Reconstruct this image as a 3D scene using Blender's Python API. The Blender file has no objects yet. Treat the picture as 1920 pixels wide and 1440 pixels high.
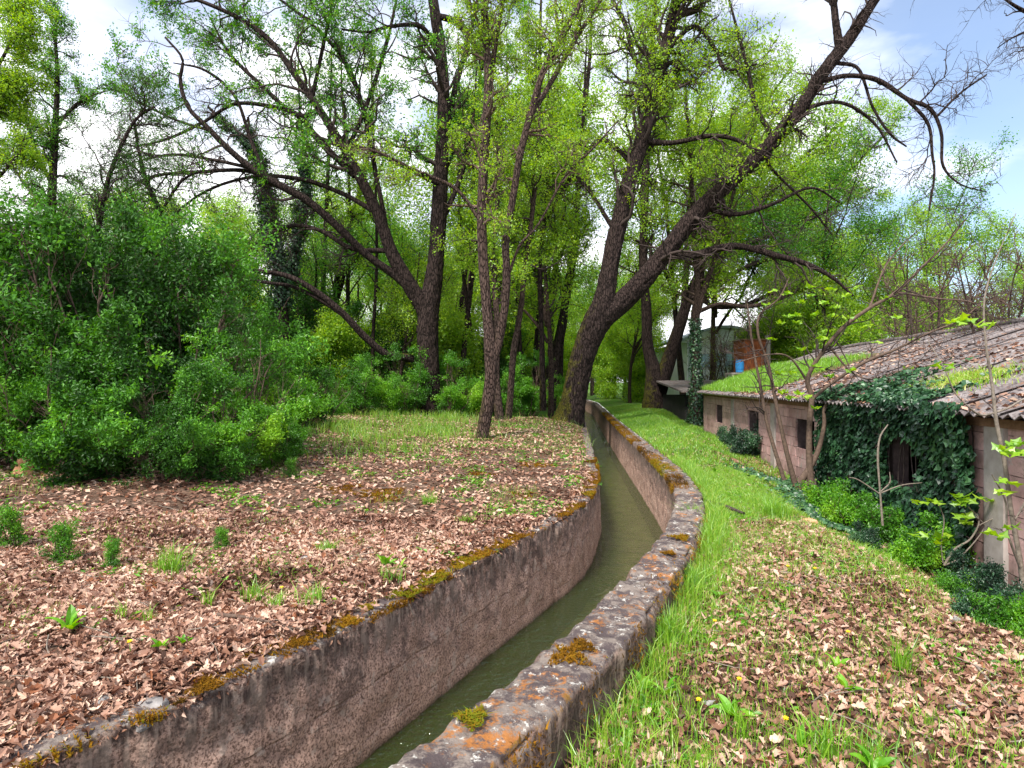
import bpy, math, random
import numpy as np
from mathutils import Vector
random.seed(4)
RG = np.random.default_rng(7)
C = bpy.context.scene.collection
S = bpy.context.scene
R_ = math.radians

# ------------------------------------------------------------------ camera, sky, sun, exposure
F, H = 1200.0, 1.6                       # focal length in photo pixels, eye height
cam = bpy.data.objects.new('camera', bpy.data.cameras.new('camera'))
C.objects.link(cam)
cam.location = (0, 0, H); cam.rotation_euler = (R_(90), 0, 0)
cam.data.sensor_width = 36; cam.data.lens = 36 * F / 1920
cam.data.clip_start = .05; cam.data.clip_end = 2000
S.camera = cam
S.view_settings.view_transform = 'Standard'; S.view_settings.look = 'None'
S.view_settings.gamma = 1; S.view_settings.use_curve_mapping = False
S.view_settings.exposure = 1.3
S.cycles.max_bounces = 7; S.cycles.diffuse_bounces = 4; S.cycles.transparent_max_bounces = 8
S.cycles.transmission_bounces = 4; S.cycles.glossy_bounces = 2
SUN_EL, SUN_ROT = R_(52), R_(-150)
W = bpy.data.worlds.new('World'); S.world = W; W.use_nodes = True
nt = W.node_tree; nt.nodes.clear()
def N(tree, t, **k):
    n = tree.nodes.new(t)
    for a, b in k.items():
        if a.startswith('i_'):
            key = a[2:]; key = int(key) if key.isdigit() else key.replace('_', ' ')
            n.inputs[key].default_value = b
        else: setattr(n, a, b)
    return n
def ramp(tree, src, stops, interp='LINEAR'):
    r = tree.nodes.new('ShaderNodeValToRGB'); r.color_ramp.interpolation = interp
    e = r.color_ramp.elements
    while len(e) < len(stops): e.new(.5)
    for el, (p, c) in zip(e, stops):
        el.position = p; el.color = (*c, 1) if len(c) == 3 else c
    tree.links.new(src, r.inputs[0]); return r.outputs[0]
def g3(v): return (v, v, v)
sky = N(nt, 'ShaderNodeTexSky', sky_type='NISHITA', sun_disc=False, sun_elevation=SUN_EL, sun_rotation=SUN_ROT)
sky.air_density = 1.0; sky.dust_density = .6; sky.ozone_density = 2.0
bg1 = N(nt, 'ShaderNodeBackground', i_Strength=.10); nt.links.new(sky.outputs[0], bg1.inputs[0])
bg2 = N(nt, 'ShaderNodeBackground', i_Strength=.74)
tc = N(nt, 'ShaderNodeTexCoord')
mp = N(nt, 'ShaderNodeMapping'); mp.inputs['Scale'].default_value = (1, 1, 2.6); mp.inputs['Location'].default_value = (.35, .1, .25)
nt.links.new(tc.outputs['Generated'], mp.inputs[0])
n1 = N(nt, 'ShaderNodeTexNoise', i_Scale=1.5, i_Detail=7.0, i_Roughness=.52); nt.links.new(mp.outputs[0], n1.inputs['Vector'])
n2 = N(nt, 'ShaderNodeTexNoise', i_Scale=3.2, i_Detail=5.0); nt.links.new(mp.outputs[0], n2.inputs['Vector'])
cc = ramp(nt, n2.outputs[0], [(.3, (.72, .76, .95)), (.52, (1, 1, 1.02))])
nt.links.new(cc, bg2.inputs[0])
mk_ = ramp(nt, n1.outputs[0], [(.42, g3(.1)), (.55, g3(1))])
mx = N(nt, 'ShaderNodeMixShader')
nt.links.new(mk_, mx.inputs[0]); nt.links.new(bg1.outputs[0], mx.inputs[1]); nt.links.new(bg2.outputs[0], mx.inputs[2])
ow = N(nt, 'ShaderNodeOutputWorld'); nt.links.new(mx.outputs[0], ow.inputs[0])
sun = bpy.data.objects.new('sun', bpy.data.lights.new('sun', 'SUN')); C.objects.link(sun)
sun.data.energy = 3.0; sun.data.angle = R_(10); sun.data.color = (1, .95, .87)
_d = Vector((math.sin(SUN_ROT) * math.cos(SUN_EL), math.cos(SUN_ROT) * math.cos(SUN_EL), math.sin(SUN_EL)))
sun.rotation_euler = _d.to_track_quat('Z', 'Y').to_euler()

# ------------------------------------------------------------------ helpers
def px(x, y, s): return np.array([(x - 960) * s, F * s, H - (y - 720) * s])
def sst(x, a, b):
    t = np.clip((np.asarray(x, float) - a) / (b - a), 0, 1); return t * t * (3 - 2 * t)
def vnoise(p):
    p = np.asarray(p, float); i = np.floor(p).astype(np.int64); f = p - i; u = f * f * (3 - 2 * f)
    def h(a, b, c):
        n = (a * 374761393 + b * 668265263 + c * 2147483647 + 1013904223) & 0xffffffff
        n = ((n ^ (n >> 13)) * 1274126177) & 0xffffffff
        n = n ^ (n >> 16); return (n & 0xffff) / 65535.
    r = 0
    for a in (0, 1):
        for b in (0, 1):
            for c in (0, 1):
                w = (u[..., 0] if a else 1 - u[..., 0]) * (u[..., 1] if b else 1 - u[..., 1]) * (u[..., 2] if c else 1 - u[..., 2])
                r = r + w * h(i[..., 0] + a, i[..., 1] + b, i[..., 2] + c)
    return r * 2 - 1
def fbm(p, o=4):
    p = np.asarray(p, float); r = 0; a = 1.
    for k in range(o):
        r = r + a * vnoise(p + 17.3 * k); p = p * 2.03; a *= .5
    return r
def n2d(x, y, sc, seed=0, o=3):
    x = np.asarray(x, float); y = np.asarray(y, float)
    return fbm(np.stack([x * sc, y * sc, np.full(np.shape(x), seed + .5)], -1), o)
def crom(pts, n, key=None):
    pts = np.asarray(pts, float); m = len(pts)
    d = np.r_[0, np.cumsum(np.linalg.norm(np.diff(pts[:, :3], axis=0), axis=1))]
    if m == 2: tt = np.linspace(0, 1, n)[:, None]; return pts[0] * (1 - tt) + pts[1] * tt
    e = np.vstack([2 * pts[0] - pts[1], pts, 2 * pts[-1] - pts[-2]])
    q = np.linspace(0, d[-1], n); k = np.clip(np.searchsorted(d, q, side='right') - 1, 0, m - 2)
    t = ((q - d[k]) / np.maximum(d[k + 1] - d[k], 1e-9))[:, None]
    p0, p1, p2, p3 = e[k], e[k + 1], e[k + 2], e[k + 3]
    return .5 * (2 * p1 + (p2 - p0) * t + (2 * p0 - 5 * p1 + 4 * p2 - p3) * t ** 2 + (3 * p1 - p0 - 3 * p2 + p3) * t ** 3)
def mesh(name, V, Fc, mat, parent=None, rnd=None, smooth=False, kind=None):
    """Fc: int array (n,k) or list of such arrays. One mesh object, world coordinates (parent's location subtracted)."""
    V = np.asarray(V, np.float32).reshape(-1, 3)
    if parent is not None and parent.location.length > 0: V = V - np.array(parent.location, np.float32)
    if isinstance(Fc, np.ndarray): Fc = [Fc]
    me = bpy.data.meshes.new(name)
    me.vertices.add(len(V)); me.vertices.foreach_set('co', V.ravel())
    loops = np.concatenate([f.ravel() for f in Fc]).astype(np.int32)
    tot = np.concatenate([np.full(len(f), f.shape[1]) for f in Fc])
    st = np.r_[0, np.cumsum(tot)[:-1]].astype(np.int32)
    me.loops.add(len(loops)); me.loops.foreach_set('vertex_index', loops)
    me.polygons.add(len(tot)); me.polygons.foreach_set('loop_start', st)
    me.polygons.foreach_set('use_smooth', np.full(len(tot), bool(smooth)))
    me.update(calc_edges=True)
    if rnd is not None:
        a = me.attributes.new('rnd', 'FLOAT', 'FACE'); a.data.foreach_set('value', np.asarray(rnd, np.float32))
    me.materials.append(mat)
    o = bpy.data.objects.new(name, me); C.objects.link(o)
    if parent is not None: o.parent = parent
    if kind: o['kind'] = kind
    return o
def tag(o, label, cat, group=None, kind=None):
    o['label'] = label; o['category'] = cat
    if group: o['group'] = group
    if kind: o['kind'] = kind
    return o
def thing(name, label, cat, loc=(0, 0, 0), group=None):
    o = bpy.data.objects.new(name, None); C.objects.link(o); o.location = loc; o.empty_display_size = .2
    return tag(o, label, cat, group)
def struct(o): o['kind'] = 'structure'; return o
def dup(root, loc, rz=0, sc=1, label=None, group=None):
    r = root.copy(); C.objects.link(r); r.location = loc; r.rotation_euler = (0, 0, rz)
    r.scale = (sc, sc, sc) if np.isscalar(sc) else sc
    if label: r['label'] = label
    if group: r['group'] = group
    for ch in root.children:
        c = ch.copy(); C.objects.link(c); c.parent = r
        for g in ch.children:
            d = g.copy(); C.objects.link(d); d.parent = c
    return r
def tubes(P, Rr, sides, rough=0., seed=0, cap=True):
    """P (M,K,3), Rr (M,K) -> verts, quads"""
    P = np.asarray(P, float); Rr = np.asarray(Rr, float); M, K, _ = P.shape
    T = np.gradient(P, axis=1); T /= np.linalg.norm(T, axis=2, keepdims=True) + 1e-9
    ref = np.where(np.abs(T.mean(1)[:, 2:3]) > .8, np.array([[1., 0, 0]]), np.array([[0, 0, 1.]]))[:, None, :]
    U = np.cross(T, np.broadcast_to(ref, T.shape)); U /= np.linalg.norm(U, axis=2, keepdims=True) + 1e-9
    Vv = np.cross(T, U)
    a = np.arange(sides) / sides * 2 * np.pi
    D = np.cos(a)[None, None, :, None] * U[:, :, None] + np.sin(a)[None, None, :, None] * Vv[:, :, None]
    rr = np.broadcast_to(Rr[:, :, None], (M, K, sides)).copy()
    if rough:
        L = np.r_[0, np.cumsum(np.linalg.norm(np.diff(P[0], axis=0), axis=1))]
        q = np.stack(np.broadcast_arrays((np.cos(a) * 3.4)[None, None, :], (np.sin(a) * 3.4)[None, None, :], (L * 1.6)[None, :, None] + seed * 9.1), -1)
        rr *= 1 + rough * (.5 * fbm(q * 1.0, 2) - .9 * np.abs(fbm(q * 2.3, 3)))
    X = P[:, :, None] + D * rr[..., None]
    idx = np.arange(M * K * sides).reshape(M, K, sides)
    A, B = idx[:, :-1], idx[:, 1:]
    q = np.stack([A, np.roll(A, -1, 2), np.roll(B, -1, 2), B], -1).reshape(-1, 4)
    return X.reshape(-1, 3), q
class Acc:
    def __init__(s): s.v = []; s.f = {}; s.n = 0
    def add(s, V, Fq, rnd=None):
        V = np.asarray(V).reshape(-1, 3); s.v.append(V)
        s.f.setdefault(Fq.shape[1], []).append((Fq + s.n, np.zeros(len(Fq)) if rnd is None else np.asarray(rnd)))
        s.n += len(V); return s
    def build(s, name, mat, parent=None, smooth=False, kind=None):
        Fs, rs = [], []
        for k, l in s.f.items():
            Fs.append(np.concatenate([a for a, _ in l])); rs.append(np.concatenate([b for _, b in l]))
        return mesh(name, np.concatenate(s.v), Fs, mat, parent, np.concatenate(rs), smooth, kind)
def nrm(v): return v / (np.linalg.norm(v, axis=-1, keepdims=True) + 1e-9)
def spawn(P, Rr, n, tmin=.3, ln=(.5, 1.), K=5, ang=(30, 70), up=.1, curl=.25, rk=.5, rmin=.004, taper=.5, rmax=9):
    M, Kp, _ = P.shape
    L = np.linalg.norm(np.diff(P, axis=1), axis=2).sum(1)
    i = RG.choice(M, n, p=L / L.sum()); t = RG.uniform(tmin, .98, n)
    f = t * (Kp - 1); k = np.minimum(f.astype(int), Kp - 2); u = (f - k)[:, None]
    p0 = P[i, k] * (1 - u) + P[i, k + 1] * u
    T = nrm(P[i, k + 1] - P[i, k]); rp = Rr[i, k] * (1 - u[:, 0]) + Rr[i, k + 1] * u[:, 0]
    q = nrm(np.cross(T, RG.normal(size=(n, 3))))
    a = np.radians(RG.uniform(ang[0], ang[1], n))[:, None]
    d = nrm(np.cos(a) * T + np.sin(a) * q + np.array([0, 0, up]))
    le = RG.uniform(ln[0], ln[1], n) * (1 - taper * t)
    out = np.empty((n, K, 3)); out[:, 0] = p0; st = (le / (K - 1))[:, None]
    for j in range(1, K):
        d = nrm(d + curl * RG.normal(size=(n, 3)) + np.array([0, 0, up * .25])); out[:, j] = out[:, j - 1] + d * st
    r0 = np.clip(rp * rk, rmin, rmax)
    return out, r0[:, None] * (1 - .8 * np.linspace(0, 1, K))[None]
def leaf_quads(c, size, up=0., asp=.55, nrm_dir=None, tilt=1.0):
    """leaf = one folded quad; c (n,3)"""
    n = len(c); d = nrm(RG.normal(size=(n, 3)) + np.array([0, 0, up]))
    if nrm_dir is not None:
        nn = nrm(nrm_dir + tilt * RG.normal(size=(n, 3))); d = nrm(np.cross(nn, RG.normal(size=(n, 3)))) 
        w = np.cross(nn, d)
    else:
        w = nrm(np.cross(d, RG.normal(size=(n, 3)))); nn = np.cross(d, w)
    s = (size * RG.uniform(.65, 1.25, n))[:, None]
    a = c - d * s * .5; b = c + d * s * .5
    l = c + w * s * asp * .5 + nn * s * .12; r = c - w * s * asp * .5 + nn * s * .12
    V = np.stack([a, l, b, r], 1).reshape(-1, 3)
    return V, np.arange(4 * n).reshape(n, 4)
def clumps(P, n, per, spread, tmin=.2):
    M, K, _ = P.shape
    i = RG.integers(0, M, n); f = RG.uniform(tmin, 1, n) * (K - 1); k = np.minimum(f.astype(int), K - 2); u = (f - k)[:, None]
    c = P[i, k] * (1 - u) + P[i, k + 1] * u
    cl = RG.uniform(0, 1, n)
    c = np.repeat(c, per, 0) + RG.normal(size=(n * per, 3)) * spread
    return c, np.clip(np.repeat(cl, per) * .7 + RG.uniform(0, .3, n * per), 0, 1)

# ------------------------------------------------------------------ materials
def new_mat(name):
    m = bpy.data.materials.new(name); m.use_nodes = True; t = m.node_tree; t.nodes.clear()
    return m, t, t.nodes.new('ShaderNodeOutputMaterial')
def leaf_mat(name, cols, trans=.45, gloss=.06, rough=.45):
    m, t, o = new_mat(name)
    at = N(t, 'ShaderNodeAttribute', attribute_name='rnd')
    n = len(cols); col = ramp(t, at.outputs['Fac'], [(i / (n - 1), c) for i, c in enumerate(cols)])
    d = N(t, 'ShaderNodeBsdfDiffuse'); tr = N(t, 'ShaderNodeBsdfTranslucent'); gl = N(t, 'ShaderNodeBsdfGlossy', i_Roughness=rough)
    gl.inputs[0].default_value = (1, 1, 1, 1)
    hs = N(t, 'ShaderNodeHueSaturation', i_Saturation=1.1, i_Value=1.25, i_Hue=.485)
    t.links.new(col, d.inputs[0]); t.links.new(col, hs.inputs['Color']); t.links.new(hs.outputs[0], tr.inputs[0])
    a = N(t, 'ShaderNodeMixShader', i_0=trans); t.links.new(d.outputs[0], a.inputs[1]); t.links.new(tr.outputs[0], a.inputs[2])
    b = N(t, 'ShaderNodeMixShader', i_0=gloss); t.links.new(a.outputs[0], b.inputs[1]); t.links.new(gl.outputs[0], b.inputs[2])
    t.links.new(b.outputs[0], o.inputs[0]); return m
def pbsdf(t, o, rough=.8, spec=.25):
    b = N(t, 'ShaderNodeBsdfPrincipled', i_Roughness=rough); b.inputs['Specular IOR Level'].default_value = spec
    t.links.new(b.outputs[0], o.inputs[0]); return b
def bump(t, b, h, strength=.5, dist=.02):
    n = N(t, 'ShaderNodeBump', i_Strength=strength, i_Distance=dist); t.links.new(h, n.inputs['Height']); t.links.new(n.outputs[0], b.inputs['Normal'])
def noise(t, vec, sc, det=5., ro=.55):
    n = N(t, 'ShaderNodeTexNoise', i_Scale=sc, i_Detail=det, i_Roughness=ro); t.links.new(vec, n.inputs['Vector']); return n.outputs[0]
def mixc(t, fac, a, b, mode='MIX'):
    m = N(t, 'ShaderNodeMix', data_type='RGBA', blend_type=mode)
    if hasattr(fac, 'links'): t.links.new(fac, m.inputs[0])
    else: m.inputs[0].default_value = fac
    for s, k in ((a, 6), (b, 7)):
        if hasattr(s, 'links'): t.links.new(s, m.inputs[k])
        else: m.inputs[k].default_value = (*s, 1)
    return m.outputs[2]
def mathn(t, op, a, b=None):
    m = N(t, 'ShaderNodeMath', operation=op)
    for i, s in enumerate((a, b)):
        if s is None: continue
        if hasattr(s, 'links'): t.links.new(s, m.inputs[i])
        else: m.inputs[i].default_value = s
    return m.outputs[0]
def N_add(t, co, v):
    m = N(t, 'ShaderNodeMapping'); m.inputs['Location'].default_value = v; t.links.new(co, m.inputs[0]); return m.outputs[0]
def objco(t): return N(t, 'ShaderNodeTexCoord').outputs['Object']
def bark_mat(name, c0, c1, moss=None, sc=1.):
    m, t, o = new_mat(name); co = objco(t)
    mp = N(t, 'ShaderNodeMapping'); mp.inputs['Scale'].default_value = (sc * 9, sc * 9, sc * 2.2); t.links.new(co, mp.inputs[0])
    v = N(t, 'ShaderNodeTexVoronoi', feature='DISTANCE_TO_EDGE', i_Scale=1.6); 
    wn = noise(t, mp.outputs[0], 1.2, 6., .6)
    mv = N(t, 'ShaderNodeMixRGB', blend_type='ADD', i_Fac=.6); t.links.new(mp.outputs[0], mv.inputs[1])
    nn = N(t, 'ShaderNodeTexNoise', i_Scale=1.5, i_Detail=3.); t.links.new(mp.outputs[0], nn.inputs['Vector']); t.links.new(nn.outputs['Color'], mv.inputs[2])
    t.links.new(mv.outputs[0], v.inputs['Vector'])
    crack = ramp(t, v.outputs['Distance'], [(0, g3(0)), (.16, g3(1))])
    base = mixc(t, wn, c0, c1)
    col = mixc(t, crack, tuple(x * .22 for x in c0), base)
    if moss:
        geo = N(t, 'ShaderNodeNewGeometry'); sx = N(t, 'ShaderNodeSeparateXYZ'); t.links.new(geo.outputs['Normal'], sx.inputs[0])
        sp = N(t, 'ShaderNodeSeparateXYZ'); t.links.new(geo.outputs['Position'], sp.inputs[0])
        a = mathn(t, 'MULTIPLY', sx.outputs['X'], -.35); a = mathn(t, 'ADD', a, mathn(t, 'MULTIPLY', sx.outputs['Z'], .7))
        hgt = ramp(t, mathn(t, 'MULTIPLY', sp.outputs['Z'], .12), [(.0, g3(1)), (.55, g3(.55)), (1, g3(0))])
        a = mathn(t, 'ADD', a, mathn(t, 'MULTIPLY', noise(t, co, 5., 5.), 1.1)); a = mathn(t, 'MULTIPLY', a, hgt)
        mf = mathn(t, 'MULTIPLY', ramp(t, a, [(.62, g3(0)), (.9, g3(1))]), ramp(t, crack, [(0, g3(.35)), (.6, g3(.92))]))
        mc = mixc(t, ramp(t, noise(t, co, 16., 7., .7), [(.35, g3(0)), (.65, g3(1))]), (.022, .03, .006), (.15, .13, .014))
        col = mixc(t, mathn(t, 'MULTIPLY', mf, moss), col, mc)
    b = pbsdf(t, o, .9, .15); t.links.new(col, b.inputs[0])
    bump(t, b, mathn(t, 'ADD', crack, mathn(t, 'MULTIPLY', wn, .6)), .9, .03); return m
def simple(name, c0, c1, sc=20., rough=.85, bs=.4, bd=.01, rnd=0.):
    m, t, o = new_mat(name); co = objco(t); n = noise(t, co, sc)
    f = ramp(t, n, [(.3, g3(0)), (.7, g3(1))]); col = mixc(t, f, c0, c1)
    if rnd:
        oi = N(t, 'ShaderNodeObjectInfo'); hs = N(t, 'ShaderNodeHueSaturation'); t.links.new(col, hs.inputs['Color'])
        t.links.new(mathn(t, 'ADD', mathn(t, 'MULTIPLY', oi.outputs['Random'], rnd), 1 - rnd / 2), hs.inputs['Value']); col = hs.outputs[0]
    b = pbsdf(t, o, rough); t.links.new(col, b.inputs[0]); bump(t, b, n, bs, bd); return m

M_oakleaf = leaf_mat('oak_leaf_spring', [(.10, .24, .014), (.20, .40, .018), (.32, .52, .025), (.48, .62, .05)], .55, .03)
M_oakdark = leaf_mat('oak_leaf_deep', [(.02, .12, .012), (.06, .24, .018), (.13, .36, .02), (.28, .48, .03)], .48, .03)
M_far = leaf_mat('far_leaf', [(.10, .26, .016), (.20, .42, .024), (.32, .54, .035), (.48, .62, .07)], .55, .03)
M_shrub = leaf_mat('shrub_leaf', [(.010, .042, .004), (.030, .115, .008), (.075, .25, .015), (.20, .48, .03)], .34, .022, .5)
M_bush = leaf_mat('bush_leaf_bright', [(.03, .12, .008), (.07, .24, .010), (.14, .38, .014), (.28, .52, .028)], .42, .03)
M_ivy = leaf_mat('ivy_leaf', [(.006, .024, .012), (.013, .048, .02), (.03, .095, .035), (.07, .17, .055)], .12, .045, .45)
M_grass = leaf_mat('grass_blade', [(.06, .19, .012), (.15, .36, .018), (.27, .48, .03), (.50, .50, .12)], .4)
M_fig = leaf_mat('fig_leaf', [(.16, .36, .015), (.26, .48, .02), (.36, .56, .03)], .5, .05)
M_dead = leaf_mat('dead_leaf', [(.07, .035, .022), (.14, .062, .038), (.28, .15, .10), (.43, .26, .19), (.62, .45, .34), (.25, .10, .05)], .12, .02)
M_moss = leaf_mat('moss', [(.05, .03, .010), (.13, .065, .010), (.26, .12, .012), (.22, .17, .014), (.12, .16, .012)], .2, .0)
M_bark = bark_mat('oak_bark', (.022, .0145, .0125), (.060, .041, .036), moss=1.0)
M_barkthin = bark_mat('thin_bark', (.05, .032, .026), (.13, .088, .072), moss=.35, sc=1.6)
M_twig = simple('twig_bark', (.03, .02, .019), (.07, .05, .043), 25.)
M_twigbrown = simple('twig_brown', (.065, .042, .032), (.14, .095, .07), 25.)
M_pale = simple('pale_bark', (.12, .10, .08), (.25, .21, .17), 30.)

# ------------------------------------------------------------------ canal lines and ground
Lp = np.array([(-5.6, -6), (-4.0, -1.5), (-2.95, .9), (-2.03, 2.72), (-1.66, 3.22), (-1.225, 3.91), (-.733, 4.89), (-.339, 5.73), (.243, 6.93), (.90, 8.35), (1.33, 10.05), (1.62, 12), (2.40, 19.8), (3.4, 30), (4.6, 42), (5.6, 55), (6.2, 80)])
Rp = np.array([(-4.2, -6), (-2.75, -1.5), (-1.55, .9), (-.504, 2.5), (-.18, 3.04), (-.046, 3.28), (.355, 3.95), (.669, 4.6), (1.338, 6.08), (1.93, 7.7), (2.36, 9.4), (2.62, 11.2), (2.92, 14.2), (3.61, 21.7), (4.5, 31), (5.7, 43), (6.7, 55), (7.3, 80)])
def path(P, step):
    q = crom(P, 2000); d = np.r_[0, np.cumsum(np.linalg.norm(np.diff(q, axis=0), axis=1))]
    return np.stack([np.interp(step, d, q[:, 0]), np.interp(step, d, q[:, 1])], 1), d[-1]
_ql, _qr = crom(Lp, 3000), crom(Rp, 3000)
def xL(y): return np.interp(y, _ql[:, 1], _ql[:, 0])
def xR(y): return np.interp(y, _qr[:, 1], _qr[:, 0])
def slope(f, y): return (f(np.asarray(y) + .3) - f(np.asarray(y) - .3)) / .6
TH = .38
def xRo(y): return xR(y) + TH * np.sqrt(1 + slope(xR, y) ** 2)
WX0, WK = 4.2, .1333                       # building wall: x = WX0 + WK*y
def wallx(y): return WX0 + WK * np.asarray(y)
def gz(x, y):
    x = np.asarray(x, float); y = np.asarray(y, float)
    dl = (xL(y) - x) / np.sqrt(1 + slope(xL, y) ** 2)
    nz = .035 * n2d(x, y, .9, 1) + .012 * n2d(x, y, 4., 2)
    zl = -.06 + .10 * sst(dl, .10, .34) + nz * sst(dl, .15, .8) + .10 * sst(dl, .5, 2.5) * sst(y, 6, 12) + .18 * sst(dl, .1, 1.2) * np.exp(-((y - 22) / 5.) ** 2) + .2 * sst(dl, 3, 9)
    dr = x - xRo(y)
    base = -.22 + .20 * sst(y, 3.0, 8.5) + .12 * sst(y, 9, 18)
    zr = base + nz * 1.2 * sst(dr, .0, .5) + .14 * sst(dr, .2, 1.4) * sst(y, 10, 20) + .06 * sst(dr, .1, 1.) * (1 - sst(y, 5, 9))
    w = wallx(y); dep = np.where(y < 27, 1., 1 - sst(y, 27, 34))
    wn = .45 * n2d(x, y, .55, 77)
    zr = zr - (.42 + .1 * sst(y, 3, 8)) * sst(x + wn, w - 1.9, w - .3) * dep
    zr = zr + 2.2 * sst(x, 20, 60)
    return np.where(dl > 0, zl, zr)
def ground_mat():
    m, t, o = new_mat('forest_soil'); co = N(t, 'ShaderNodeNewGeometry').outputs['Position']
    a = noise(t, co, 22., 6., .65); bn = noise(t, co, 1.3, 4.)
    v = N(t, 'ShaderNodeTexVoronoi', i_Scale=16.); t.links.new(co, v.inputs['Vector'])
    lf = ramp(t, v.outputs['Color'], [(.1, (.04, .022, .015)), (.4, (.12, .07, .045)), (.7, (.20, .12, .085)), (1, (.30, .2, .15))])
    col = mixc(t, ramp(t, a, [(.42, g3(0)), (.6, g3(1))]), (.075, .05, .036), lf)
    sp = N(t, 'ShaderNodeSeparateXYZ'); t.links.new(co, sp.inputs[0])
    far = ramp(t, mathn(t, 'MULTIPLY', sp.outputs['Y'], .02), [(.24, g3(0)), (.5, g3(1))])
    gr = mathn(t, 'MULTIPLY', far, ramp(t, bn, [(.3, g3(.2)), (.55, g3(1))]))
    col = mixc(t, gr, col, mixc(t, a, (.03, .10, .012), (.10, .22, .02)))
    b = pbsdf(t, o, .95, .1); t.links.new(col, b.inputs[0]); bump(t, b, a, .8, .03); return m
M_ground = ground_mat()
def ysamples(y0, y1):
    ys = [y0]
    while ys[-1] < y1: ys.append(ys[-1] + max(.07, abs(ys[-1]) * .02))
    return np.array(ys)
def sheet(name, xs_of, ys, mat):
    X = np.stack([xs_of(y) for y in ys]); Y = np.broadcast_to(ys[:, None], X.shape); Z = gz(X, Y)
    n, m = X.shape; idx = np.arange(n * m).reshape(n, m)
    q = np.stack([idx[:-1, :-1], idx[:-1, 1:], idx[1:, 1:], idx[1:, :-1]], -1).reshape(-1, 4)
    return struct(mesh(name, np.stack([X, Y, Z], -1), q, mat, smooth=True))
ys = ysamples(-6, 78)
_u = np.r_[np.linspace(0, .5, 10), np.linspace(.56, 12, 130), np.geomspace(12.3, 300, 24)]
sheet('ground', lambda y: (xL(y) - .07 - _u)[::-1], ys, M_ground)
_v = np.r_[np.linspace(0, 9, 120), np.geomspace(9.3, 300, 30)]
sheet('ground', lambda y: xRo(y) - .02 + _v, ys, M_ground)
xx = np.linspace(-500, 500, 41); yy = np.r_[np.linspace(77, 90, 4), np.geomspace(95, 900, 12)]
XX, YY = np.meshgrid(xx, yy); idx = np.arange(XX.size).reshape(XX.shape)
struct(mesh('terrain', np.stack([XX, YY, .2 + .004 * (YY - 77) + 0 * XX], -1), np.stack([idx[:-1, :-1], idx[:-1, 1:], idx[1:, 1:], idx[1:, :-1]], -1).reshape(-1, 4), M_ground))

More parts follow.
